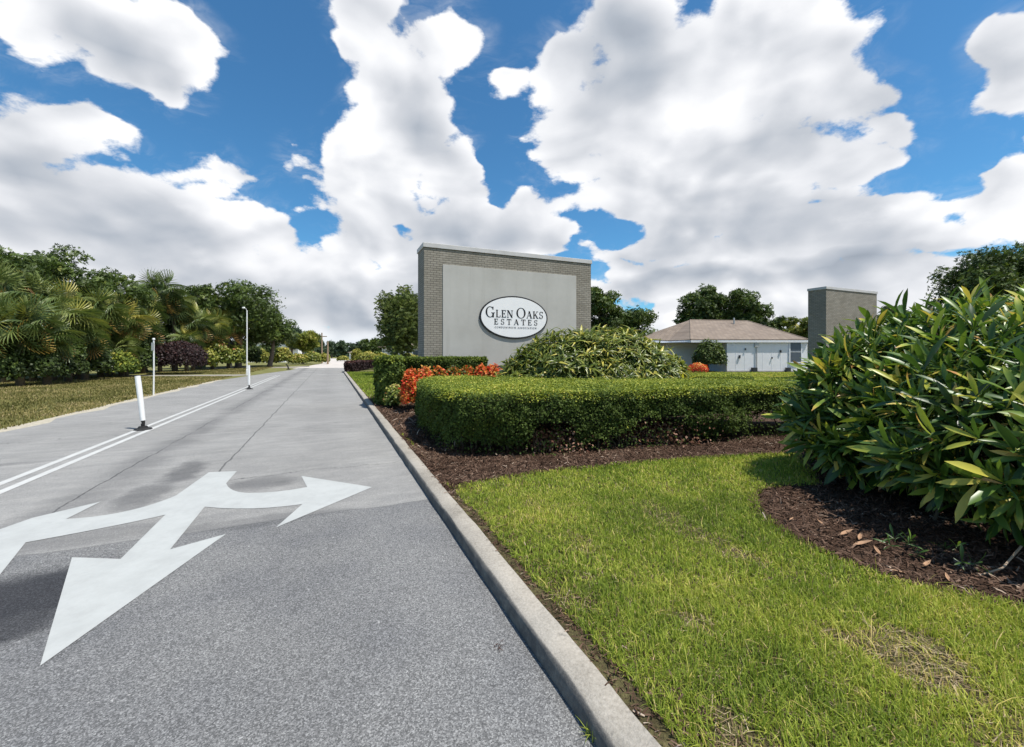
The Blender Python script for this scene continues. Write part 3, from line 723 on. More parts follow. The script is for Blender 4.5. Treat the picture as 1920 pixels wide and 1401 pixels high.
lettering('CONDOMINIUM ASSOCIATION', px_s(926), px_s(1004), z3, h3, gap=.30).build('lettering', M['grey_letters'], pq)

# the second, bare wall of the same brick
PY = 23.0; PC = np.array([AT(1549, PY), PY]); PW = wallpt(1644, 600, PC)[0]; PH = HZ(537, PY)
pil = thing('brick_pillar_wall', 'plain grey brick wall without a plaque, beside the white house', 'brick wall', (PC[0], PC[1], zb), TH)
MB().box(0, PW, 0, .95, 0, PH-.15-zb).build('brick_wall', M['brick'], pil)
MB().box(-.035, PW+.035, -.035, .985, PH-.148-zb, PH-zb).build('cap', M['cap'], pil, bevel=.01)

# ================================================================== DELINEATORS, POSTS, POLES
def delineator(px, py, top, lean, label, rz=0.):
    x, y = G(px, py); H = HZ(top, y)
    t = thing('delineator_post', label, 'delineator post', (x, y, 0), 0, 'white plastic posts along the double line')
    m = MB(); m.tube([(0, 0, .0), (0, 0, .035), (0, 0, .04), (0, 0, .075)], [.16, .13, .085, .07], 8); m.build('base', M['rubber'], t)
    n = MB(); n.tube([(0, 0, .07), (0, 0, .12), (.01, 0, .14), (0, 0, .20)], [.030, .034, .028, .036], 10); n.build('hinge', M['rubber'], t)
    P = [(lean*k/6*(.9+.1*k/6), 0, .19+(H-.19)*k/6) for k in range(7)]
    MB().tube(P, [.042, .044, .046, .047, .048, .048, .046], 12).build('post_sleeve', M['white_paint'], t, smooth=False)
    z2 = H-.12
    return t
delineator(268, 806, 705, -.11, 'nearest white delineator post, leaning left on its black rubber base by the double line')
delineator(467, 730, 685, -.01, 'upright white delineator post farther along the double line')
# tall thin white post on the verge
x, y = G(288, 741); H = HZ(636, y)
t = thing('marker_post', 'thin tall white post standing on the verge by the road', 'post', (x, y, -.012), 0)
MB().tube([(0, 0, 0), (.01, 0, H*.5), (.005, 0, H)], [.026, .024, .024], 8).build('pole', M['white_paint'], t)
MB().box(-.05, .05, -.045, -.036, H-.42, H-.12).build('plate', M['grey_metal'], t)
MB().tube([(0.005, 0, H), (.005, 0, H+.05)], [.05, .03], 8).build('post_cap', M['white_paint'], t)
# street lamp
x, y = G(463, 704); H = HZ(582, y)
t = thing('street_lamp', 'slim pale street lamp with small white head behind the far delineator', 'street lamp', (x, y, 0))
MB().tube([(0, 0, 0), (0, 0, .4), (0, 0, .45), (0, 0, H)], [.065, .06, .045, .038], 10).build('pole', M['white_paint'], t)
MB().tube([(0, 0, H-.06), (-.07, 0, H+.12), (-.18, 0, H+.17)], .022, 6).build('arm', M['grey_metal'], t)
hd = MB().tube([(-.14, 0, H+.17), (-.18, 0, H+.18), (-.30, 0, H+.17), (-.33, 0, H+.16)], [.04, .07, .07, .03], 8).build('lamp_head', M['white_paint'], t)
# stubby black post at the end of the double line
x, y = G(541, 693)
t = thing('bollard', 'short black knocked post where the double line ends', 'bollard', (x, y, 0))
MB().tube([(0, 0, 0), (0, 0, .05), (0, 0, .07), (-.08, 0, .35), (-.24, 0, .52)], [.20, .18, .07, .07, .06], 8).build('post_sleeve', M['rubber'], t)
# small pale marker by the drive
x, y = G(432, 688)
t = thing('utility_marker', 'small cream capped box beside the driveway under the crotons', 'utility box', (x, y, -.01))
MB().tube([(0, 0, 0), (0, 0, .45), (0, 0, .50)], [.20, .18, .02], 8).build('body', plain('cream', (.55, .45, .30), .7), t)
# utility poles by the far bend
def upole(px, pyb, pyt, label, arm):
    x, y = G(px, pyb); H = HZ(pyt, y)
    t = thing('utility_pole', label, 'utility pole', (x, y, -.01), 0, 'wooden poles at the far bend of the road')
    MB().tube([(0, 0, 0), (0, 0, H)], [.16, .11], 8).build('pole', M['wood_pole'], t)
    if arm: MB().box(-.85, .85, -.06, .06, H-.7, H-.56).build('crossarm', M['wood_pole'], t)
upole(603.5, 681, 624, 'taller wooden utility pole with crossarm at the far bend', True)
upole(614.5, 683, 640, 'shorter bare wooden pole just right of the crossarm pole', False)

# ================================================================== HOUSE
M['roof'] = None
def roofmat():
    m, b, p, o = new_mat('shingles'); v = objv(b); x, y, z = b.xyz(v)
    br = b.n('ShaderNodeTexBrick', offset=.5); b.link(b.comb(b.m('ADD', x, b.m('MULTIPLY', y, .3)), b.m('MULTIPLY', z, 2.2), 0.), br.inputs['Vector'])
    br.inputs['Scale'].default_value = 1; br.inputs['Brick Width'].default_value = .33; br.inputs['Row Height'].default_value = .28; br.inputs['Mortar Size'].default_value = .015
    br.inputs['Color1'].default_value = (.27, .215, .17, 1); br.inputs['Color2'].default_value = (.215, .168, .13, 1); br.inputs['Mortar'].default_value = (.16, .13, .115, 1)
    c = b.mix(b.step(b.noise(v, .8, 4), .4, .7), br.outputs[0], b.mix(1., br.outputs[0], (.84, .84, .85), 'MULTIPLY'))
    b.link(c, p.inputs['Base Color']); p.inputs['Roughness'].default_value = .95; return m
M['roof'] = roofmat()
M['glass'] = plain('window_glass', (.10, .12, .15), .08, .1, 3); M['soffit'] = plain('soffit', (.5, .5, .5), .7)
M['dark_door'] = plain('dark_screen', (.04, .045, .05), .5, .2)
HY = 34.0; gz = LAWN_Z-.03
hs = thing('house', 'low white house with a brown hip roof behind the beds', 'house', (AT(1363, HY), HY, gz))
hx, hy = AT(1363, HY), HY
def hb(px, Y): return AT(px, Y)-hx
eave = HZ(636.5, HY-.14)-gz
ez = eave
def wl(x0, x1, y0, y1, nm='wall', z1=None): return MB().box(x0, x1, y0, y1, 0, z1 or ez-.18).build(nm, M['white_wall'], hs)
xr = hb(1514, HY)
# front wall in two flush bays left and right of a board joint, with plinth
wl(0, xr, 0, .2); wl(xr-.2, xr, .202, 8.5); wl(0, .2, .202, 3.0)          # front, right side, side of the recess
xl = hb(1262, HY+2.0); wl(xl, .2-.002, 3.0, 3.2)                              # set-back wall left of the recess
wl(xl-.2, xl, 3.202, 8.5); wl(xl, xr-.2, 8.3, 8.498)
MB().box(-.02, xr+.02, -.03, 0, 0, .14).build('plinth', M['concrete'], hs)
# board battens on the front wall
b_ = MB()
for k in range(1, 9): b_.box(k*xr/9-.02, k*xr/9+.02, -.008, 0, .14, ez-.24)
b_.build('batten', M['white_wall'], hs)
# roof: eaves oversail; ridge set well back; a lower wing falls to the left
e0 = -.14; A = (hb(1294, 38.2), 4.2, HZ(600, 38.2)-gz); Bp = (hb(1402, 38.2), 4.2, HZ(602, 38.2)-gz)
F1 = (hb(1295, 33.86), e0, ez); F2 = (hb(1516, 33.86), e0, ez); R2 = (F2[0], 9., ez); W1 = (hb(1203, 37), 3.2, HZ(636, 37.2)-gz); W2 = (W1[0], 9., ez); F1b = (hb(1255, 36.2), 2.4, ez)
rf = MB(); rf.poly([F1, F2, Bp, A]); rf.poly([F2, R2, Bp]); rf.poly([A, Bp, R2, W2]); rf.poly([F1b, F1, A]); rf.poly([W1, F1b, A]); rf.poly([W2, W1, A])
ro = rf.build('roof', M['roof'], hs)
so_ = ro.modifiers.new('thick', 'SOLIDIFY'); so_.thickness = .06; so_.offset = -1
def fascia(a, c, w=.18):
    a = Vector(a); c = Vector(c); dn = Vector((0, 0, -w)); t_ = (c-a).normalized().cross(Vector((0, 0, 1)))*.03
    m = MB(); P = [a, c, c+dn, a+dn]; m.poly([p+t_-Vector((0, 0, .07)) for p in P]); m.poly([p-Vector((0, 0, .07)) for p in P[::-1]])
    m.poly([a+t_-Vector((0, 0, .07)), a-Vector((0, 0, .07)), c-Vector((0, 0, .07)), c+t_-Vector((0, 0, .07))]); return m
for a, c in ((F1, F2), (F2, R2), (F1b, F1), (W1, F1b)): fascia(a, c).build('fascia', M['white_wall'], hs)
MB().poly([(F1[0], F1[1]+.03, ez-.22), (F2[0]-.03, F2[1]+.03, ez-.22), (R2[0]-.03, 9, ez-.22), (W2[0], 9, ez-.22), (W1[0], 3.4, ez-.22)]).build('soffit', M['soffit'], hs)
hip = MB().tube([F1, A], .05, 5).tube([A, Bp], .06, 5).tube([Bp, F2], .05, 5).build('ridge_tiles', M['roof'], hs)
MB().tube([(A[0]+3.6, 3.4, A[2]-.5), (A[0]+3.6, 3.4, A[2]+.12)], .07, 8).build('vent_pipe', M['grey_metal'], hs)
# window with frame and panes
wx0, wx1 = hb(1481, HY), hb(1501, HY); wz0, wz1 = HZ(679, HY)-gz, HZ(641, HY)-gz
w = MB().box(wx0, wx1, -.05, -.019, wz0, wz1).build('window', M['glass'], hs)
f = MB(); f.box(wx0-.09, wx0, -.07, -.019, wz0-.09, wz1+.09).box(wx1, wx1+.09, -.07, -.019, wz0-.09, wz1+.09).box(wx0, wx1, -.07, -.019, wz1, wz1+.09).box(wx0, wx1, -.09, -.019, wz0-.09, wz0)
f.box(wx0, wx1, -.062, -.05, (wz0+wz1)/2-.02, (wz0+wz1)/2+.02)
f.build('frame', M['white_wall'], w)
dp = hb(1418, HY)
MB().tube([(dp, -.07, .1), (dp, -.07, ez-.25)], .04, 6).build('downpipe', M['grey_metal'], hs)
MB().box(dp-.16, dp+.16, -.12, -.019, ez-.62, ez-.30).build('gutter_box', M['grey_metal'], hs)
for px_, pz_, s_ in ((1386, 669, .13), (1397, 655, .08), (1463, 659, .11), (1447, 671, .07)):
    q = hb(px_, HY); z_ = HZ(pz_, HY)-gz
    MB().box(q-s_/2, q+s_/2, -.10, -.019, z_-s_, z_+s_).build('wall_fitting', M['dark_door'], hs, bevel=.01)
for px_, s_ in ((1412, .2), (1475, .16)):
    q = hb(px_, HY); MB().box(q-s_, q+s_, -.30, -.031, .0, .4).build('meter_box', M['dark_door'], hs, bevel=.02)
MB().box(hb(1300, HY+3)+.3, -.1, 2.95, 2.999, .05, 2.1).build('door', M['dark_door'], hs)

# far houses, glimpsed between the trees
def far_house(px0, px1, pyt, Y, label, wallc, eave_px):
    x0, x1 = AT(px0, Y), AT(px1, Y); zt = HZ(pyt, Y); ze = HZ(eave_px, Y)
    t = thing('house', label, 'house', ((x0+x1)/2, Y, -.01)); w_ = (x1-x0)/2
    MB().box(-w_, w_, 0, 7, 0, ze).build('wall', M[wallc], t)
    m = MB(); a, b2_, c_, d_ = (-w_-.5, -.5, ze+.003), (w_+.5, -.5, ze+.003), (w_+.5, 7.5, ze+.003), (-w_-.5, 7.5, ze+.003); r0, r1 = (-w_*.5, 3.5, zt), (w_*.5, 3.5, zt)
    m.poly([a, b2_, r1, r0]); m.poly([b2_, c_, r1]); m.poly([c_, d_, r0, r1]); m.poly([d_, a, r0]); m.poly([a, d_, c_, b2_]); m.build('roof', M['roof'] if wallc == 'white_wall' else M['cap'], t)
    for q in (-.5, .35): MB().box(w_*q-.5, w_*q+.5, -.03, 0, .9, 2.1).build('window', M['glass'], t)
far_house(440, 535, 633, 78, 'white house half hidden behind the left shrubs down the road', 'white_wall', 642)
far_house(716, 812, 640, 62, 'white house glimpsed under the drooping tree left of the sign wall', 'white_wall', 651)
far_house(655, 700, 656, 120, 'small pale house at the end of the road', 'white_wall', 661)

# ================================================================== PLANTS
GREEN = [(0, (.012, .026, .008)), (.3, (.025, .055, .013)), (.55, (.05, .10, .020)), (.78, (.10, .165, .030)), (.92, (.20, .25, .05)), (1, (.32, .30, .08))]
M['oak_leaf'] = foliage('oak_leaf', [(0, (.018, .032, .012)), (.35, (.034, .062, .018)), (.65, (.062, .105, .026)), (.88, (.105, .15, .036)), (1, (.16, .19, .05))], .55, .25)
M['haze_leaf'] = foliage('haze_leaf', [(0, (.018, .036, .030)), (.5, (.04, .072, .050)), (1, (.09, .13, .075))], .6, .2)  # bluish green for distant trees, the haze of distance put into leaf colour
M['light_leaf'] = foliage('light_leaf', [(0, (.04, .065, .015)), (.4, (.10, .14, .03)), (.7, (.20, .23, .06)), (1, (.40, .36, .15))], .55, .35)
M['palm_leaf'] = foliage('palm_leaf', [(0, (.022, .042, .018)), (.35, (.055, .095, .035)), (.6, (.105, .15, .05)), (.8, (.20, .22, .06)), (.9, (.34, .28, .10)), (1, (.38, .22, .14))], .45, .25, .5)
M['box_leaf'] = foliage('box_leaf', [(0, (.020, .034, .012)), (.3, (.044, .078, .022)), (.6, (.075, .120, .032)), (.78, (.15, .205, .04)), (.92, (.27, .32, .065)), (1, (.36, .35, .13))], .6, .3, .15)
M['big_leaf'] = foliage('big_leaf', [(0, (.010, .022, .010)), (.3, (.022, .055, .018)), (.55, (.045, .100, .024)), (.75, (.10, .17, .035)), (.88, (.24, .30, .06)), (.95, (.36, .30, .10)), (1, (.30, .18, .10))], .38, .30, .5, gain=(1.95, 1.65, 1.1))
M['mid_leaf'] = foliage('mid_leaf', [(0, (.012, .022, .008)), (.3, (.030, .055, .014)), (.55, (.075, .115, .024)), (.78, (.17, .21, .045)), (.92, (.34, .34, .09)), (1, (.46, .40, .14))], .35, .3, .5)
M['yellow_leaf'] = foliage('yellow_leaf', [(0, (.10, .13, .02)), (.5, (.30, .33, .04)), (1, (.50, .46, .07))], .45, .35)
M['orange_leaf'] = foliage('orange_leaf', [(0, (.04, .06, .015)), (.22, (.10, .16, .03)), (.34, (.50, .30, .05)), (.5, (.80, .22, .06)), (.72, (.85, .10, .04)), (.9, (.75, .045, .03)), (1, (.75, .42, .10))], .5, .25, gain=(1, 1, 1))
M['dark_red_leaf'] = foliage('dark_red_leaf', [(0, (.012, .006, .008)), (.5, (.03, .014, .014)), (.85, (.08, .03, .025)), (1, (.2, .07, .045))], .6, .1, gain=(1, 1, 1))
M['croton_leaf'] = foliage('croton_leaf', [(0, (.02, .035, .01)), (.4, (.08, .11, .02)), (.7, (.26, .26, .05)), (.9, (.45, .38, .12)), (1, (.45, .16, .10))], .45, .25, gain=(1.1, 1.2, 1.1))
M['brown_leaf'] = foliage('brown_leaf', [(0, (.07, .03, .02)), (.5, (.22, .11, .07)), (1, (.45, .28, .20))], .8, .1, .1, gain=(1, 1, 1))
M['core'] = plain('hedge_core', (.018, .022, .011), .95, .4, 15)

def small_leaves(P, Nrm, L, tint, jitter=.9):
    n = len(P); nn = normed(Nrm+rdir(n)*jitter); f = normed(np.cross(rdir(n), nn))
    return scatter(SMALL_V, SMALL_F, P, frames(f, nn), L, tint)

# ---- broadleaf tree: tapered trunk with limbs, crown of ragged leaf clumps
def tree(name, label, cat, x, y, H, RW, mat='oak_leaf', seed=0, leaf=.20, n=5200, low=.28, nl=34, base=-.012, ztilt=1., droop=0., group=None, gap=.75, trunk_r=None):
    global rng
    rng_keep = rng; rng = np.random.default_rng(seed+100)
    t = thing(name, label, cat, (x, y, base), 0, group)
    zc = H*(low+(1-low)*.5); rz = H*(1-low)*.5
    c = rdir(nl)*(rng.random((nl, 1))**.33); C = c*np.array([RW*.80, RW*.80, rz*.80])
    C[:, 2] = np.where(C[:, 2] < 0, C[:, 2]*.75, C[:, 2]); C += np.array([0, 0, zc])
    rl = (.20+.17*rng.random(nl))*min(RW, rz*1.3); 
    tr = trunk_r or .035*H
    tb = MB(); top = np.array([.1*RW*rng.normal(), .1*RW*rng.normal(), H*.62]); fork = np.array([top[0]*.5, top[1]*.5, H*max(low*.8, .18)])
    tb.tube([(0, 0, 0), (0, 0, .25), tuple(fork), tuple((fork+top)/2+rng.normal(0, .1, 3)), tuple(top)], [tr*1.35, tr, tr*.8, tr*.55, tr*.2], 8)
    tb.build('trunk', M['bark'], t, smooth=True)
    lb = MB()
    for k in range(min(nl, 16)):
        a = fork+(top-fork)*rng.random()*.8; e = C[k]; mdl = (a+e)/2+np.array([0, 0, .06*H])+rng.normal(0, .05*RW, 3)
        lb.tube([tuple(a), tuple(mdl), tuple(e)], [tr*.38, tr*.22, tr*.06], 5, caps=False)
    lb.build('limbs', M['bark'], t, smooth=True)
    w = rl**2; cnt = rng.choice(nl, n, p=w/w.sum()); dr = rdir(n); rad = rl[cnt]*(.45+.62*rng.random(n)**.6)
    lump = 1+.28*np.sin(dr[:, 0]*5+cnt*1.3)*np.cos(dr[:, 1]*6+cnt*2.1)
    P = C[cnt]+dr*(rad*lump)[:, None]*np.array([1.05, 1.05, .72*ztilt])
    keep = np.sin(P[:, 0]*2.1+cnt)*np.sin(P[:, 1]*2.3+seed)*np.sin(P[:, 2]*2.6) < gap; P = P[keep]; cnt = cnt[keep]; dr = dr[keep]
    if droop: P[:, 2] -= droop*rng.random(len(P))**2
    cl = rng.random(nl)*.32
    tint = np.clip(.25+cl[cnt]+rng.normal(0, .16, len(P)), 0, 1)
    nn = normed(dr*.6+np.array([0, 0, .5])+rdir(len(P))*.8); f = rdir(len(P))
    if droop: f = f*.45+np.array([0, 0, -1.])
    sc = leaf*(.6+.8*rng.random(len(P)))
    # every leaf mark is a sprig: three leaflets from one point
    SV = [(0, 0, 0), (.20, .5, .05), (0, 1, -.05), (-.20, .5, .05), (.55, .25, .0), (.75, .75, .06), (.30, .55, .0), (-.55, .25, 0), (-.30, .55, 0), (-.75, .75, .06)]
    SF = [(0, 1, 2, 3), (0, 4, 5, 6), (0, 8, 9, 7)]
    leafobj('crown', scatter(SV, SF, P, frames(f, nn), sc, tint), M[mat], t)
    rng = rng_keep; return t

# ---- fan palm
def fan(R=1., nseg=24, spread=2.6, droop=.5):
    V = []; F = []
    for k in range(nseg):
        a = -spread+2*spread*k/(nseg-1); da = spread/nseg*1.0; L = R*(.80+.2*math.cos(a*.6)); 
        for j, (t, w) in enumerate(((.06, .3), (.45, 1.), (.75, .75), (1.0, .05))):
            r = L*t; dz = -droop*t**2.5*R*(.6+.5*abs(a)/spread); rr = r*(1-.18*t*droop)
            for s in (-1, 1):
                aa = a+s*da*.5*w*.9*(1 if t < .5 else .5/t); V.append((rr*math.sin(aa), rr*math.cos(aa), dz+(.02 if s > 0 else -.02)*R))
        b_ = len(V)-8; F += [(b_, b_+1, b_+3, b_+2), (b_+2, b_+3, b_+5, b_+4), (b_+4, b_+5, b_+7, b_+6)]
    return V, F
FAN = fan()
def palm(label, x, y, H, seed, nf=30, R=1.0, skirt=.35, mat='palm_leaf', base=-.012, group='fan palms along the left tree line', bright=0.):
    global rng
    keep = rng; rng = np.random.default_rng(seed+900)
    t = thing('fan_palm', label, 'palm tree', (x, y, base), rng.random()*6, group)
    th = max(H-R*1.15, .5)
    tk = MB().tube([(0, 0, 0), (.04, .02, th*.5), (.0, .0, th)], [.17, .14, .19], 9).build('trunk', M['bark'], t, smooth=True)
    el = np.where(rng.random(nf) < skirt, rng.uniform(-1.2, -.3, nf), rng.uniform(-.3, 1.25, nf)); a_ = rng.random(nf)*2*np.pi
    d_ = np.stack([np.cos(a_)*np.cos(el), np.sin(a_)*np.cos(el), np.sin(el)], 1); pet = R*(.45+.35*rng.random(nf))
    P = np.array([0, 0, th])+d_*pet[:, None]
    nn = np.cross(d_, np.stack([-np.sin(a_), np.cos(a_), np.zeros(nf)], 1))*-1
    fw = normed(d_+np.array([0, 0, -.35])+rng.normal(0, .12, (nf, 3))); nn = normed(nn+rdir(nf)*.35)
    nn[:, 2] = np.abs(nn[:, 2])+.1
    dead = (el < -.85) & (rng.random(nf) < .45)
    tint = np.where(dead, .88+.12*rng.random(nf), np.clip(.32+.2*el+bright+rng.normal(0, .14, nf), 0, .82))
    leafobj('crown', scatter(*FAN, P, frames(fw, nn), R*(.6+.35*rng.random(nf)), tint), M[mat], t)
    pm = MB()
    for p in P: pm.tube([(0, 0, th-.05), tuple((p+np.array([0, 0, th+.1]))/2), tuple(p)], .016, 4, caps=False)
    pm.build('leaf_stalks', M['palm_leaf'], t)
    rng = keep; return t

# ---- rounded shrub of small leaves
def shrub(name, label, cat, x, y, rx, ry, H, mat, leaf=.06, n=5000, seed=0, group=None, base=LAWN_Z, jit=.9, tmean=.45, tsd=.17, top=.2, wob=.18, sq=1., template=None, stems=0):
    global rng
    keep = rng; rng = np.random.default_rng(seed+300)
    t = thing(name, label, cat, (x, y, base), 0, group)
    d_ = rdir(n); d_[:, 2] = np.abs(d_[:, 2])*1.25-.25; d_ = normed(d_)
    d_[:, 2] = np.maximum(d_[:, 2], -.55)
    r = 1-.42*rng.random(n)**2.2; r *= 1+wob*(fbm(np.arctan2(d_[:, 1], d_[:, 0])*1.2+seed, d_[:, 2]*1.6+7, 1.6, 3)-.5)*2
    q = np.sign(d_)*np.abs(d_)**sq
    zc = H*.42
    P = q*r[:, None]*np.array([rx, ry, 1.]); P[:, 2] = np.where(P[:, 2] > 0, zc+P[:, 2]*(H-zc), zc+P[:, 2]*zc*1.6)
    P = P[P[:, 2] > .02]; d2_ = normed(P-np.array([0, 0, zc])); n = len(P)
    tint = np.clip(tmean+top*d2_[:, 2]+.35*(fbm(P[:, 0]*2+P[:, 2], P[:, 1]*2+seed, 1.3/max(rx, .3), 3)-.5)+rng.normal(0, tsd, n), 0, 1)
    if template is None: arr = small_leaves(P, d2_+np.array([0, 0, .3]), leaf*(.6+.8*rng.random(n)), tint, jit)
    else:
        fw = normed(d2_+rdir(n)*.7+np.array([0, 0, .25])); arr = scatter(*template, P, frames(fw, normed(np.array([0, 0, 1.])+rdir(n)*.3)), leaf*(.6+.8*rng.random(n)), tint)
    leafobj('foliage', arr, M[mat], t)
    st = MB()
    for k in range(stems):
        a = rng.random()*6.28; e = (rx*.5*math.cos(a), ry*.5*math.sin(a), H*.6)
        st.tube([(e[0]*.2, e[1]*.2, 0), (e[0]*.5, e[1]*.5, H*.3), e], [.02+.01*H, .015, .008], 5, caps=False)
    if stems: st.build('stems', M['twig'], t)
    rng = keep; return t

# ---- clipped hedge over a footprint
def hedge(name, label, P, H, leaf=.028, dens=(5200, 4600), mat='box_leaf', seed=0, base=LAWN_Z, gaps=(), foot=.25, hump=.05, topt=.80, sidet=.30, litter=None, side_near=None, inset=.10):
    global rng
    keep = rng; rng = np.random.default_rng(seed+500)
    P = np.array(P); cx, cy = P.mean(0); t = thing(name, label, 'hedge', (cx, cy, base)); Q = P-[cx, cy]
    xs, ys = Q[:, 0], Q[:, 1]; poly = [tuple(q) for q in Q]
    area = (xs.max()-xs.min())*(ys.max()-ys.min()); n = int(area*dens[0])
    x = rng.uniform(xs.min(), xs.max(), n); y = rng.uniform(ys.min(), ys.max(), n); k = inpoly(x, y, poly); x, y = x[k], y[k]; n = len(x)
    hf = lambda x, y: H+hump*2*(fbm(x+cx, y+cy, .55, 2, seed)-.5)+.035*2*(fbm(x, y, 3., 3, seed+1)-.5)
    de = edist(x, y, poly); z = hf(x, y)-.06*rng.random(n)**2+.07*rng.random(n)*(rng.random(n) < .025)-.10*np.clip(1-de/.10, 0, 1)**2+.012
    Pt = np.stack([x, y, z], 1); tt = np.clip(topt+.30*(fbm(x, y, 1.3, 4, 3)-.5)+rng.normal(0, .11, n), 0, 1)  # top leaves tinted lighter than the sides: sunlit top put into the colour
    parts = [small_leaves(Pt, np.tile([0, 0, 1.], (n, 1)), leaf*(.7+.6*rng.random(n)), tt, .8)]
    # sides
    m = len(Q); per = np.hypot(*(np.roll(Q, -1, 0)-Q).T); tot = per.sum(); n = int(tot*H*dens[1])
    e = rng.choice(m, n, p=per/tot); f = rng.random(n); A_ = Q[e]; B_ = Q[(e+1) % m]; pos = A_+(B_-A_)*f[:, None]; tn = (B_-A_)/per[e][:, None]; on = np.stack([tn[:, 1], -tn[:, 0]], 1)
    if np.sum(xs*np.roll(ys, -1)-np.roll(xs, -1)*ys) < 0: on = -on
    zz = rng.random(n)*H; wx, wy = pos[:, 0]+cx, pos[:, 1]+cy
    bott = foot*(.15+1.3*fbm(wx, wy, 1.5, 3, seed+5))
    for (gx, gw, gh) in gaps: bott = np.maximum(bott, gh*np.clip(1.4-np.abs((wx-gx)/gw)**2*1.4, 0, 1))
    ok = (zz > bott) | (rng.random(n) < .10)
    bulge = .16*(fbm(wx*1.3, zz*1.6+wy, 1.9, 4, seed+2)-.5)*2-.10*np.clip(1-zz/(H*.45), 0, 1)*rng.random(n)-.05*np.clip((zz-H+.1)/.1, 0, 1)
    dep = -.11*rng.random(n)**2.0+bulge
    pos = pos+on*dep[:, None]; Ps = np.stack([pos[:, 0], pos[:, 1], zz], 1)[ok]; on3 = np.concatenate([on, np.zeros((n, 1))], 1)[ok]
    ts = np.clip(sidet+.35*(fbm(wx, zz*2, 1.6, 4, 6)-.5)+rng.normal(0, .14, n)+.42*np.clip((zz-H+.07)/.07, 0, 1)*rng.random(n), 0, 1)[ok]  # side tint kept dark, with darker holes: shade put into leaf colour
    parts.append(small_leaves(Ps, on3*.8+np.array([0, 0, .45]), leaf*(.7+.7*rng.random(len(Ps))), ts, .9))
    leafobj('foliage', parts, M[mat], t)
    # twiggy inside and stems
    cen = np.array([0., 0.]); 
    inner = []
    for i in range(m):
        a = Q[i]; nb = Q[(i+1) % m]-Q[i-1]; nb = nb/np.hypot(*nb); nrm_ = np.array([-nb[1], nb[0]]); 
        if np.sum(xs*np.roll(ys, -1)-np.roll(xs, -1)*ys) < 0: nrm_ = -nrm_
        inner.append(tuple(a+nrm_*inset*1.6))
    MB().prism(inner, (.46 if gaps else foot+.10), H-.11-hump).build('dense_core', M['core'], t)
    ns = int(tot*4) if gaps else 0
    for k in range(min(ns, 95)):
        st = MB()
        e_ = rng.choice(m, p=per/tot); p = Q[e_]+(Q[(e_+1) % m]-Q[e_])*rng.random(); tn_ = (Q[(e_+1) % m]-Q[e_])/per[e_]; oo = np.array([-tn_[1], tn_[0]])*(1 if np.sum(xs*np.roll(ys, -1)-np.roll(xs, -1)*ys) > 0 else -1)
        p = p+oo*(.18+.4*rng.random()); h_ = H*.6
        st.tube([(p[0], p[1], 0), (p[0]+rng.normal(0, .05), p[1]+rng.normal(0, .05), h_*.5), (p[0]+rng.normal(0, .16), p[1]+rng.normal(0, .16), h_)], [.014, .010, .006], 5, caps=False)
        st.build('stem', M['twig'], t)
    if litter:
        pts = []
        for (lx, ly, lw, n_) in litter:
            pts.append(np.stack([lx-cx+rng.normal(0, lw, n_), ly-cy+rng.normal(0, .14, n_), np.abs(rng.normal(0, .15, n_))+.02], 1))
        pts = np.concatenate(pts); leafobj('dead_leaves', small_leaves(pts, np.tile([0, -.3, 1.], (len(pts), 1)), .045*(.6+.8*rng.random(len(pts))), rng.random(len(pts)), 1.), M['brown_leaf'], t)
    rng = keep; return t

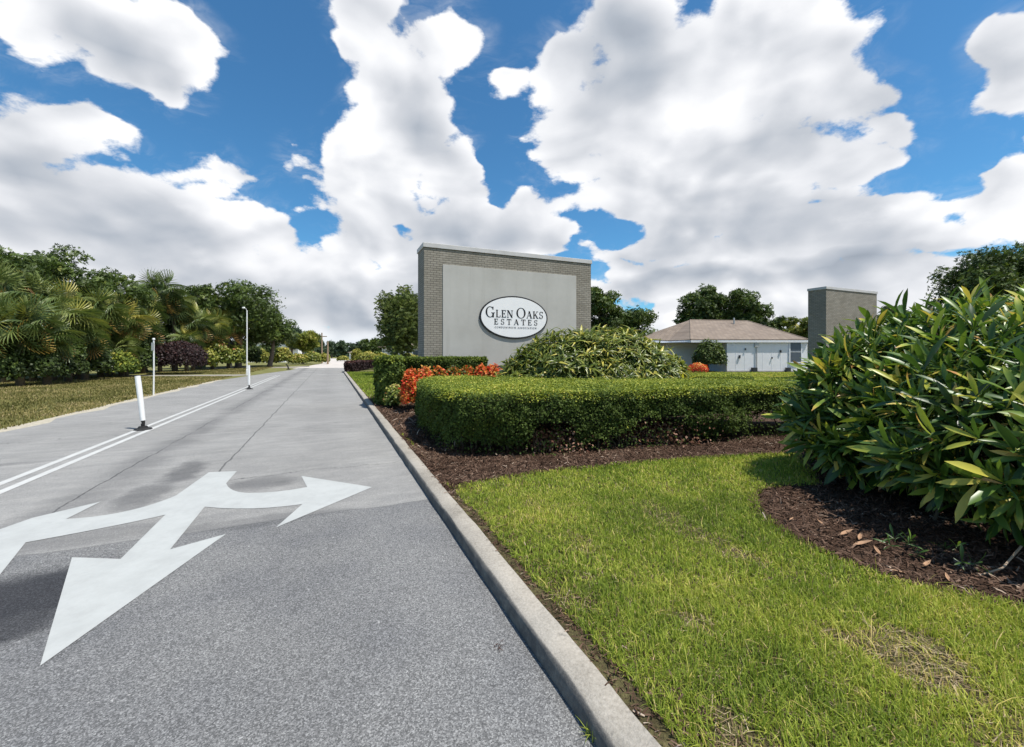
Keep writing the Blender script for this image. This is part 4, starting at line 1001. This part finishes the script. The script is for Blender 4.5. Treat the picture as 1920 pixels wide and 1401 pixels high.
# ---- leaf rosettes over a union of domes
def rosettes(name, label, cat, lobes, L, per_m2, leaves, mat, seed=0, tmpl=LANCE, base=LAWN_Z, group=None, layers=((1., 1.), (.86, .8), (.70, .6)), dead=.02, zlow=-.75, tmean=.42, updir=.45, yellow=.05, opening=(.5, 1.35), vary=.08):
    global rng
    keep = rng; rng = np.random.default_rng(seed+700)
    cx = np.mean([l[0] for l in lobes]); cy = np.mean([l[1] for l in lobes]); t = thing(name, label, cat, (cx, cy, base), 0, group)
    Ps, Ns, lay = [], [], []
    for (lx, ly, r, h) in lobes:
        zc = h*.42
        for sc, kk in layers:
            n = int(per_m2*kk*2*math.pi*r*(h*.8)*sc); d_ = rdir(n); d_ = d_[d_[:, 2] > zlow]; n = len(d_)
            wob = 1+.16*(fbm(np.arctan2(d_[:, 1], d_[:, 0])*1.5+lx, d_[:, 2]*1.5+ly, 1.5, 3)-.5)*2
            p = d_*(sc*wob*(.95+.1*rng.random(n)))[:, None]*np.array([r, r, h-zc]); p[:, 2] = np.where(d_[:, 2] < 0, p[:, 2]*(zc*.9/(h-zc)), p[:, 2]); p[:, :2] *= (1-.30*np.clip(-d_[:, 2:3], 0, 1)**1.2)
            p += np.array([lx, ly, zc]); Ps.append(p); Ns.append(d_); lay.append(np.full(n, sc))
    Pq = np.concatenate(Ps); Nq = np.concatenate(Ns); lay = np.concatenate(lay); ok = np.ones(len(Pq), bool)
    for (lx, ly, r, h) in lobes:
        zc = h*.42; q = (Pq-[lx, ly, zc])/np.array([r, r, 1.]); q[:, 2] = np.where(q[:, 2] > 0, q[:, 2]/(h-zc), q[:, 2]/(zc*1.1)); ok &= np.linalg.norm(q, axis=1) > .64
    ok &= Pq[:, 2] > .05
    Pq, Nq, lay = Pq[ok], Nq[ok], lay[ok]; n = len(Pq)
    ax = normed(Nq+np.array([0, 0, updir])+rdir(n)*.35)
    K = leaves; rep = np.repeat(np.arange(n), K); N = n*K
    a = np.tile(np.arange(K)*2.4, n)+np.repeat(rng.random(n)*6.28, K); age = np.tile(np.arange(K)/(K-1), n)
    axr = ax[rep]; u = normed(np.cross(axr, rdir(n)[rep])); w = np.cross(axr, u)
    op = opening[0]+(opening[1]-opening[0])*age+rng.normal(0, .14, N)
    rad = u*np.cos(a)[:, None]+w*np.sin(a)[:, None]
    fw = normed(axr*np.cos(op)[:, None]+rad*np.sin(op)[:, None]+np.array([0, 0, -.12])*age[:, None]); up = normed(axr*np.sin(op)[:, None]-rad*np.cos(op)[:, None]+rdir(N)*.15)
    size = L*(.5+.7*rng.random(N))*(.6+.4*np.sin(np.pi*np.clip(age+.25, 0, 1)))*np.repeat(.8+.4*rng.random(n), K)
    pos = Pq[rep]-axr*(age*L*.22)[:, None]
    tb = np.repeat(rng.normal(0, vary, n), K)
    tint = np.clip(tmean+.16*(1-age)+tb+rng.normal(0, .09, N)-.55*(1-lay[rep]), 0, .8)  # inner layers tinted darker: shade of the interior put into leaf colour
    r_ = rng.random(N); tint = np.where(r_ < yellow, .84+.1*rng.random(N), tint); tint = np.where((r_ > 1-dead) & (age > .5), .96+.04*rng.random(N), tint)
    tint = np.where(np.repeat(rng.random(n) < .035, K), np.clip(tint+.33, 0, .92), tint)
    pos -= np.array([cx, cy, 0])
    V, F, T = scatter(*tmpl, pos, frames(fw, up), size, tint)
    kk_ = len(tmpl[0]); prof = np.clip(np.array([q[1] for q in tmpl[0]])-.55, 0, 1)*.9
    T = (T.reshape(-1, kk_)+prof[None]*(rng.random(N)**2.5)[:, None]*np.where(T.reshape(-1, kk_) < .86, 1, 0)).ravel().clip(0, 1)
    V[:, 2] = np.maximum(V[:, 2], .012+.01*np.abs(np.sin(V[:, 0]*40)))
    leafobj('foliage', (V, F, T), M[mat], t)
    if len(lobes) < 5: rng = keep; return t
    Pc = Pq-np.array([cx, cy, 0]); ids = rng.choice(n, 95, replace=False)
    for i in ids:
        st = MB()
        l = lobes[rng.integers(len(lobes))]; dd_ = [np.hypot(Pq[i, 0]-q[0], Pq[i, 1]-q[1]) for q in lobes]; l = lobes[int(np.argmin(dd_))]
        b0 = np.array([l[0]-cx+rng.normal(0, l[2]*.35), l[1]-cy+rng.normal(0, l[2]*.35), 0.]); e = Pc[i]; md = (b0*.5+e*.5)+np.array([0, 0, .12*l[3]])
        st.tube([tuple(b0), tuple(md), tuple(e)], [.016, .011, .006], 5, caps=False)
        st.build('stem', M['twig'], t)
    rng = keep; return t

# ------------------------------------------------------------------ the beds
HP = [(-.93, 5.98), (-.3, 5.80), (.5, 5.92), (1.2, 6.15), (2.1, 6.40), (3.0, 6.66), (3.9, 7.0), (4.8, 7.35), (6.2, 7.8), (6.7, 8.3), (6.3, 8.8), (5.2, 8.9), (4.4, 9.5), (3.5, 9.6), (2.6, 9.15), (1.6, 8.9), (.5, 9.2), (-.3, 10.2), (-1.1, 10.7), (-1.65, 10.5), (-2.02, 9.9), (-2.08, 9.0), (-1.75, 7.9), (-1.35, 6.9)]
hedge('clipped_hedge', 'broad low clipped hedge with yellow green top across the front bed', smoothpoly(HP, 2), .90, leaf=.034, dens=(5600, 5600), seed=1,
      topt=.72, gaps=((.62, .46, .50), (2.35, .70, .50), (4.45, .5, .50), (-.6, .3, .22)), litter=((.66, 6.35, .24, 1500), (2.35, 6.85, .34, 2600)), hump=.035)
rosettes('mounded_shrub', 'rounded strap leaved shrub mound in front of the sign wall', 'shrub', [(AT(1075, 11.3), 11.3, 1.5, 2.02), (AT(1145, 11.5), 11.5, 1.6, 2.06), (AT(1005, 11.1), 11.1, .9, 1.5), (AT(1215, 11.3), 11.3, .98, 1.62)], .26, 85, 8, 'mid_leaf', seed=2, tmpl=LANCE_D, dead=.01, tmean=.40, yellow=.07, updir=.7, layers=((1., 1.), (.84, .7)))
rosettes('spiky_shrub', 'small bright yellow green spiky plant at the right foot of the mound', 'shrub', [(AT(1272, 10.6), 10.6, .34, .95)], .42, 60, 9, 'yellow_leaf', seed=3, tmpl=lance(.11, 4, .4, .4), updir=1.2, layers=((.7, 1.),), tmean=.5, yellow=0, dead=0)
rosettes('spiky_shrub', 'little yellow leaved plant tucked into the mound just above the hedge', 'shrub', [(AT(1246, 10.2), 10.2, .24, .92)], .25, 70, 9, 'yellow_leaf', seed=4, updir=.8, layers=((.8, 1.),), tmean=.55, yellow=0, dead=0)
# big broad-leaved shrub on the right
rosettes('broad_leaved_shrub', 'very large glossy broad leaved shrub on the mulch bed at the right', 'shrub',
         [(4.14, 4.66, .80, 1.50), (4.75, 4.45, 1.2, 1.86), (5.7, 4.5, 1.5, 1.93), (7.2, 4.7, 1.9, 2.0), (4.38, 3.36, 1.08, 1.5), (5.3, 3.0, 1.2, 1.75)], .30, 46, 10, 'big_leaf', seed=5, tmpl=LANCE, dead=.05, tmean=.43, yellow=.09, opening=(.35, 1.3), vary=.13)
rosettes('seedling', 'right one of two small seedlings in the mulch, nearest the bent stick', 'seedling', [(*G(1790, 1066, LAWN_Z), .10, .16)], .11, 120, 6, 'big_leaf', seed=15, updir=.8, layers=((1., 1.),), tmean=.3, yellow=0, dead=0)
rosettes('seedling', 'left one of two small seedlings in the mulch below the large shrub', 'seedling', [(*G(1690, 1040, LAWN_Z), .09, .13)], .09, 120, 6, 'big_leaf', seed=16, updir=.8, layers=((1., 1.),), tmean=.3, yellow=0, dead=0)
# hedges and flowers left of the sign
lf = [(AT(702, 12.0), 12.0), (AT(722, 11.5), 11.5), (AT(756, 11.7), 11.7), (AT(757, 12.9), 12.9), (AT(712, 13.6), 13.6)]
hedge('leafy_hedge', 'bright green leafy boxy hedge end beside the kerb grass strip', smoothpoly(lf, 1), 1.36, leaf=.085, dens=(1500, 2300), seed=17, hump=.03, topt=.62, sidet=.40, foot=.08)
dhp = [(AT(757, 12.3), 12.3), (AT(913, 13.2), 13.2), (AT(915, 13.75), 13.75), (AT(840, 13.6), 13.6), (AT(748, 12.95), 12.95)]
hedge('clipped_hedge', 'short dark green clipped hedge directly in front of the sign wall', smoothpoly(dhp, 1), 1.36, leaf=.05, dens=(2600, 3600), seed=7, hump=.02, topt=.52, sidet=.26)
# croton row: red at the near left end, orange along the dark hedge
for i, (px, Y, r, h, lab, m_) in enumerate([
    (766, 10.4, .20, 1.02, 'tall bright red leaved croton at the left corner of the low hedge', .72),
    (772, 10.9, .26, 1.06, 'orange leaved croton just behind the red one at the hedge corner', .52),
    (795, 11.4, .33, 1.10, 'orange croton, second from the hedge corner, under the dark hedge', .50),
    (822, 11.7, .33, 1.09, 'orange and green croton in the middle left of the row under the dark hedge', .40),
    (850, 11.9, .33, 1.08, 'mostly green croton with orange tips in the middle of the row', .30),
    (878, 12.1, .33, 1.09, 'orange tipped green croton right of the middle of the row', .36),
    (903, 12.1, .33, 1.12, 'large orange croton where the dark hedge ends', .58),
    (925, 12.1, .33, 1.14, 'bright coral croton at the right end of the row beside the mound', .62)]):
    shrub('croton', lab, 'flowering shrub', AT(px, Y), Y, r*.86, r*.86, h-.03, 'orange_leaf', .075, 2200, 20+i, 'orange and red crotons behind the low hedge', tmean=m_-.08, tsd=.24, top=.10, stems=0, wob=.3, jit=1.2)
shrub('croton', 'low orange and yellow croton at the foot of the leafy green shrub', 'flowering shrub', AT(742, 11.3), 11.3, .3, .3, .62, 'croton_leaf', .08, 1200, 31, None, tmean=.5, stems=0)
# far red-brown hedge at the end of the kerb
rp = [G(647, 697.5, LAWN_Z), G(660, 696.5, LAWN_Z), G(676, 693.5, LAWN_Z), G(700, 691, LAWN_Z), G(735, 691, LAWN_Z), (AT(735, 44), 44), (AT(700, 44), 44), (AT(672, 40.5), 40.5), (AT(650, 38), 38)]
hedge('low_hedge', 'low dark red brown hedge curving in from the far end of the kerb', smoothpoly(rp, 1), .80, leaf=.11, dens=(900, 1300), mat='dark_red_leaf', seed=8, topt=.75, sidet=.45, hump=.05, foot=.05)
# second low hedge segment behind the front one
rp = [(AT(1282, 13.5), 13.5), (AT(1375, 13.2), 13.2), (AT(1420, 13.6), 13.6), (AT(1400, 15.8), 15.8), (AT(1290, 15.6), 15.6)]
hedge('low_hedge', 'small olive clipped hedge between the low hedge and the white house', smoothpoly(rp, 2), .72, leaf=.045, dens=(2400, 2600), seed=9, topt=.74, sidet=.42, foot=.05)
shrub('house_shrub', 'dark green bush filling the recess of the white house', 'shrub', AT(1333, 33.2), 33.4, 1.25, .9, 2.55, 'oak_leaf', .16, 3600, 40, None, tmean=.35)
shrub('house_flowers', 'red flowering bush at the corner of the white house', 'flowering shrub', AT(1309, 31.5), 31.5, .72, .6, .78, 'orange_leaf', .10, 1900, 41, None, tmean=.8, tsd=.12)
# a tuft of grass growing in the gutter against the kerb
x, y = R(.93, 1.37); x0, y0 = G(1102, 1378)
t = thing('grass_tuft', 'small tuft of green grass growing in the gutter against the kerb', 'grass tuft', (x0+.02, y0, 0))
n = 60; V, Fq, Ft, T = blades(rng.normal(0, .016, n), rng.normal(0, .022, n), np.zeros(n), .035+.05*rng.random(n), np.full(n, .003), .35+.4*rng.random(n), 1.2)
blademesh('blades', V, Fq, Ft, T, M['grass']).parent = t
# twiggy litter on the asphalt
x0, y0 = G(934, 1212)
t = thing('dry_sprig', 'small dry straw coloured sprig lying on the dark asphalt', 'dry sprig', (x0, y0, .006))
m = MB()
for k in range(7):
    a = rng.random()*6.28; q = rng.normal(0, .012, 2); L_ = .02+.03*rng.random(); m.tube([(q[0], q[1], .001), (q[0]+L_*math.cos(a)*.6, q[1]+L_*math.sin(a)*.6, .005), (q[0]+L_*math.cos(a+.5), q[1]+L_*math.sin(a+.5), .002)], [.0014, .0012, .0006], 4, caps=False)
m.build('stalks', M['brown_leaf'], t)
# bare bent stick at the right edge of the mulch
a_, b_, c_ = G(1835, 1085, LAWN_Z), G(1880, 1068, LAWN_Z+.05), G(1915, 1030, LAWN_Z+.12)
t = thing('stick', 'pale bent stick lying in the mulch under the large shrub', 'stick', (a_[0], a_[1], LAWN_Z))
MB().tube([(0, 0, .02), (b_[0]-a_[0], b_[1]-a_[1], .06), (c_[0]-a_[0], c_[1]-a_[1], .14)], [.004, .006, .007], 6).build('branch', plain('pale_stick', (.35, .26, .18), .8), t)
# fallen dry leaves in the shade of the shrub
dl = []
for i, (px, py, ln, an) in enumerate([(1575, 1003, .16, .1), (1610, 1012, .13, .5), (1600, 1022, .17, -.1), (1650, 1040, .12, .9), (1730, 1062, .12, .2), (1545, 985, .10, 1.2), (1480, 975, .07, .3), (1700, 1075, .10, 2.6), (1780, 1090, .10, .7)]):
    x, y = G(px, py, LAWN_Z+.03)
    o = MB(); V_, F_ = lance(.20, 4, -.15, .6); o.V = [(a*ln, b_*ln, c*ln+.012) for a, b_, c in V_]; o.F = [list(f) for f in F_]
    o = o.build('fallen_leaf', M['brown_leaf_plain'] if 'brown_leaf_plain' in M else M.setdefault('brown_leaf_plain', plain('dry_leaf', (.32, .19, .11), .7, .3, 20))); o.location = (x, y, LAWN_Z+.018); o.rotation_euler = (0, .1, -1.3+an)
    lab = ['pale tan fallen leaf, leftmost of the close trio in the shrub mulch', 'short tan fallen leaf, upper right of the close trio in the shrub mulch', 'longest tan fallen leaf, lowest of the close trio in the shrub mulch', 'brown fallen leaf right below the trio under the large shrub', 'brown fallen leaf under the middle of the large shrub', 'small curled leaf at the shaded stem foot left of the trio', 'tiny brown leaf on the open left tip of the shrub mulch', 'brown leaf lying crosswise near the lawn edge of the shrub mulch', 'rightmost fallen brown leaf near the bent stick'][i]
    tag(o, lab, 'fallen leaf', 'dry leaves fallen on the shrub mulch')

# ================================================================== TREES
def tpx(name, label, px, Y, top, half, seed, cat='tree', **k):
    H = HZ(top, Y); RW = half/FPX*Y; return tree(name, label, cat, AT(px, Y), Y, H, RW, seed=seed, **k)
GL_ = 'trees along the left side of the road'
tpx('oak_tree', 'dark oak at the far left edge rising above the palms', 15, 25, 450, 95, 1, low=.12, n=9000, leaf=.20, nl=44, group=GL_)
tpx('oak_tree', 'tallest pointed oak above the left palms', 125, 28, 441, 80, 2, low=.15, n=8500, leaf=.20, nl=42, group=GL_)
tpx('oak_tree', 'rounded oak stepping down right of the tallest left oak', 205, 31, 476, 68, 3, low=.12, n=7500, leaf=.21, nl=38, group=GL_)
tpx('oak_tree', 'dark oak behind the gap between the two left palms groups', 268, 37, 508, 45, 4, low=.12, n=5000, leaf=.22, nl=30, group=GL_)
tpx('oak_tree', 'small light topped oak behind the white marker post', 372, 44, 524, 52, 5, low=.12, n=6500, leaf=.25, nl=34, group=GL_)
tpx('oak_tree', 'wide spreading oak above the street lamp', 447, 47, 518, 72, 6, low=.16, n=9500, leaf=.25, nl=44, group=GL_)
tpx('oak_tree', 'sloping end oak that closes the left row before the far bend', 506, 50, 560, 48, 7, low=.14, n=6000, leaf=.25, nl=32, group=GL_)
# fan palms in front of the oaks
PL = [(-12, 19.5, 575, 'fan palm cut by the left edge of the photograph', 1.25), (38, 20.0, 560, 'broad fan palm second from the left edge', 1.3), (88, 21.0, 590, 'low fan palm with pinkish dead fronds at the left', 1.15),
      (62, 23.5, 515, 'tall fan palm standing behind the pink fronded one', 1.35), (128, 23.0, 560, 'fan palm under the tallest left oak', 1.3), (160, 24.5, 605, 'small low fan palm in front of the rounded oak', 1.1),
      (188, 27.0, 548, 'yellowish fan palm in the middle of the left row', 1.35), (236, 29.0, 562, 'bright yellow green fan palm left of the marker post', 1.4), (228, 28.0, 625, 'stubby fan palm below the bright yellow green one', 1.1),
      (300, 36.0, 512, 'tall upright fan palm standing against the sky', 1.7), (326, 37.5, 540, 'fan palm just right of the tall upright one', 1.6), (268, 33.0, 585, 'dark fan palm behind the marker post', 1.5),
      (362, 39.0, 575, 'fan palm above the black red shrub', 1.6), (398, 42.0, 580, 'yellowing fan palm left of the street lamp', 1.6), (350, 37.0, 612, 'short fan palm drooping over the black red shrub', 1.3),
      (10, 22.5, 500, 'tall fan palm rising behind the left edge palms', 1.5), (100, 24.0, 530, 'fan palm with spread crown between the pink fronded and the tallest oak', 1.45), (148, 25.5, 575, 'medium fan palm in front of the tallest left oak', 1.35), (205, 28.5, 590, 'drooping fan palm under the rounded oak', 1.3), (262, 34.0, 545, 'fan palm before the gap left of the upright palm', 1.5), (330, 38.5, 585, 'shaded fan palm above the left of the black red shrub', 1.5), (428, 45.0, 585, 'small fan palm just left of the lamp pole', 1.6)]
for i, (px, Y, top, lab, R_) in enumerate(PL):
    palm(lab, AT(px, Y), Y, HZ(top, Y), i, nf=54, R=R_*.88, skirt=.42, bright=[0, .05, -.02, 0, .05, .0, .12, .22, .12, -.08, -.05, -.05, 0, .15, .1, .03, .08, .12, .15, .02, .0, .12][i])
# understorey: low leaf tint puts the shadow under the trees into the colour
US = [(5, 19.8, 45, 648, 'dark vine covered bush at the left edge'), (70, 20.8, 42, 650, 'dark bush under the pink fronded palm'), (118, 22.2, 34, 640, 'vine hung bush under the left palms'), (168, 25.0, 36, 645, 'black shaded bush in the middle of the left row'), (222, 27.5, 30, 660, 'sunny green bush at the right end of the near palms'), (255, 30.0, 28, 640, 'grey green bush left of the marker post')]
for i, (px, Y, half, top, lab) in enumerate(US):
    shrub('understorey_bush', lab, 'bush', AT(px, Y), Y, half/FPX*Y, .9, HZ(top, Y), 'oak_leaf' if i != 4 else 'box_leaf', .17, 3800, 50+i, 'bushes under the left tree line', base=-.012, tmean=.22 if i != 4 else .45, top=.25, wob=.25)
for i, (px, Y, half, top) in enumerate([(30, 24, 70, 600), (110, 26, 70, 590), (190, 30, 60, 600), (270, 36, 55, 610)]):
    shrub('understorey_bush', ['deep shaded thicket behind the leftmost palms', 'deep shaded thicket under the tallest oak', 'deep shaded thicket under the rounded oak', 'deep shaded thicket behind the marker post'][i], 'bush', AT(px, Y), Y, half/FPX*Y, 1.2, HZ(top, Y), 'oak_leaf', .26, 5200, 60+i, 'bushes under the left tree line', base=-.012, tmean=.15, top=.2, wob=.3)
shrub('dark_red_shrub', 'rounded almost black dark red shrub at the roadside beyond the marker post', 'shrub', AT(335, 32.5), 32.5, 2.0, 1.5, HZ(640, 32.5), 'dark_red_leaf', .15, 6500, 70, None, base=-.012, tmean=.35, wob=.12)
for i, (px, Y, half, top, m_, lab) in enumerate([(408, 42, 22, 640, 'croton_leaf', 'yellow mottled croton bush left of the street lamp'), (440, 45, 22, 648, 'croton_leaf', 'yellow mottled croton bush right behind the street lamp'), (385, 40, 18, 655, 'croton_leaf', 'low croton touching the black red shrub'),
    (478, 55, 24, 652, 'light_leaf', 'pale shrub right of the street lamp'), (505, 58, 20, 660, 'light_leaf', 'small pale shrub in front of the half hidden white house'), (530, 57, 17, 652, 'light_leaf', 'round yellow green shrub before the far flowering tree'),
    (560, 60, 16, 664, 'light_leaf', 'low grey green shrub under the far flowering tree'), (585, 62, 16, 660, 'croton_leaf', 'olive shrub left of the utility poles'), (608, 66, 10, 664, 'light_leaf', 'tiny shrub at the foot of the utility poles'),
    (688, 60, 20, 660, 'light_leaf', 'yellow shrub right of the far road'), (668, 70, 9, 655, 'light_leaf', 'small round yellow tree like shrub by the far road'), (716, 50, 16, 663, 'light_leaf', 'pale shrub before the house under the drooping tree'), (765, 45, 20, 664, 'light_leaf', 'pale shrub against the left edge of the sign wall'), (643, 90, 10, 668, 'light_leaf', 'white flowering shrub at the end of the road')]):
    shrub('garden_shrub', lab, 'shrub', AT(px, Y), Y, half/FPX*Y, half/FPX*Y*.8, HZ(top, Y), m_, .26, 1700, 80+i, 'garden shrubs down the road', base=-.012, tmean=.5, wob=.25)
tpx('flowering_tree', 'yellow green spreading tree at the far bend left of the poles', 568, 66, 620, 32, 10, mat='light_leaf', low=.35, n=4200, leaf=.34)
tpx('far_tree', 'grey green tree behind the far flowering tree', 545, 80, 602, 24, 11, low=.2, n=3000, leaf=.4, mat='haze_leaf')
far = [(592, 110, 628, 18, 'haze_leaf', 'distant tree behind the utility poles'), (622, 150, 640, 15, 'haze_leaf', 'distant dark tree left of the vanishing road'), (645, 160, 636, 14, 'haze_leaf', 'distant dark tree right over the road end'), (668, 130, 641, 16, 'haze_leaf', 'distant tree on the right of the road end'),
       (692, 105, 634, 20, 'oak_leaf', 'mid distance tree right of the far road'), (715, 85, 625, 18, 'oak_leaf', 'tree rising behind the drooping tree'), (634, 210, 645, 20, 'haze_leaf', 'farthest dark tree at the vanishing point')]
for i, (px, Y, top, half, m_, lab) in enumerate(far):
    tpx('far_tree', lab, px, Y, top, half, 20+i, mat=m_, low=.05, n=2600, leaf=.55, nl=20, group='distant trees at the end of the road')
M['light_leaf2'] = foliage('fine_leaf', [(0, (.02, .035, .012)), (.4, (.05, .08, .02)), (.75, (.09, .13, .03)), (1, (.16, .19, .05))], .55, .3)
# behind and beside the walls
tpx('drooping_tree', 'drooping fine leaved tree just left of the sign wall', 752, 29, 522, 52, 30, mat='light_leaf2', low=.27, n=12000, leaf=.16, nl=40, droop=1.6, trunk_r=.09)
tpx('broadleaf_tree', 'tree directly behind the right edge of the sign wall', 1125, 38, 528, 42, 31, low=.15, n=5500, leaf=.24)
tpx('broadleaf_tree', 'lower wide tree between sign wall and house', 1185, 42, 566, 56, 32, low=.10, n=6000, leaf=.24)
tpx('broadleaf_tree', 'left and taller tree of the pair behind the house roof', 1318, 56, 525, 46, 33, low=.1, n=10000, leaf=.33, nl=46, gap=.9)
tpx('broadleaf_tree', 'rounded right hand tree of the pair behind the house roof', 1388, 55, 528, 48, 34, low=.1, n=10000, leaf=.33, nl=46, gap=.9)
tpx('broadleaf_tree', 'small tree trailing right of the pair behind the roof', 1448, 58, 572, 30, 35, low=.1, n=3000, leaf=.33)
tpx('broadleaf_tree', 'light green tree left of the plain brick wall', 1500, 52, 580, 32, 36, mat='light_leaf', low=.1, n=4000, leaf=.3)
tpx('broadleaf_tree', 'pale green tree just right of the plain brick wall', 1668, 60, 566, 34, 37, low=.1, n=3500, leaf=.33)
tpx('broadleaf_tree', 'grey tree seen over the large shrub', 1725, 62, 568, 32, 38, low=.1, n=3500, leaf=.33)
tpx('broadleaf_tree', 'sparse tree between grey tree and the tall dark one', 1770, 58, 580, 26, 39, low=.1, n=2500, leaf=.33)
tpx('dark_tree', 'tall dense dark tree at the right edge', 1862, 30, 440, 86, 40, low=.18, n=19000, leaf=.17, nl=75, gap=1)
tpx('dark_tree', 'taller dark tree partly outside the right edge', 1945, 31, 420, 90, 41, low=.18, n=14000, leaf=.17, nl=60, gap=.9)
for i, (px, Y, half, top) in enumerate([(400, 50, 40, 632), (450, 53, 34, 640), (500, 57, 30, 648), (355, 45, 34, 620)]):
    shrub('understorey_bush', ['dark thicket under the light topped oak', 'dark thicket behind the street lamp', 'dark thicket under the sloping end oak', 'dark thicket behind the black red shrub'][i], 'bush', AT(px, Y), Y, half/FPX*Y, 1.2, HZ(top, Y), 'oak_leaf', .34, 4200, 160+i, 'bushes under the left tree line', base=-.012, tmean=.15, top=.2, wob=.3)
# tree mass closing the horizon on both sides
for i, (px, Y, top, half) in enumerate([(-160, 34, 470, 150), (2150, 45, 470, 180), (2350, 40, 450, 180)]):
    tpx('broadleaf_tree', ['large oak beyond the left edge', 'large tree beyond the right edge', 'farther large tree beyond the right edge'][i], px, Y, top, half, 60+i, low=.1, n=6000, leaf=.35)
n = 60000
x = rng.uniform(-330, 420, n); y = 190+60*rng.random(n)+.10*np.abs(x); h = 3.0+4.5*fbm(x, x*0, .035, 4, 21)
P = np.stack([x, y, h*rng.random(n)**.7], 1)
tb = leafobj('treeline', small_leaves(P, np.tile([0, -1., .6], (n, 1)), 1.3+1.0*rng.random(n), np.clip(.4+rng.normal(0, .2, n), 0, 1), 1.), M['haze_leaf']); struct(tb, 'stuff')
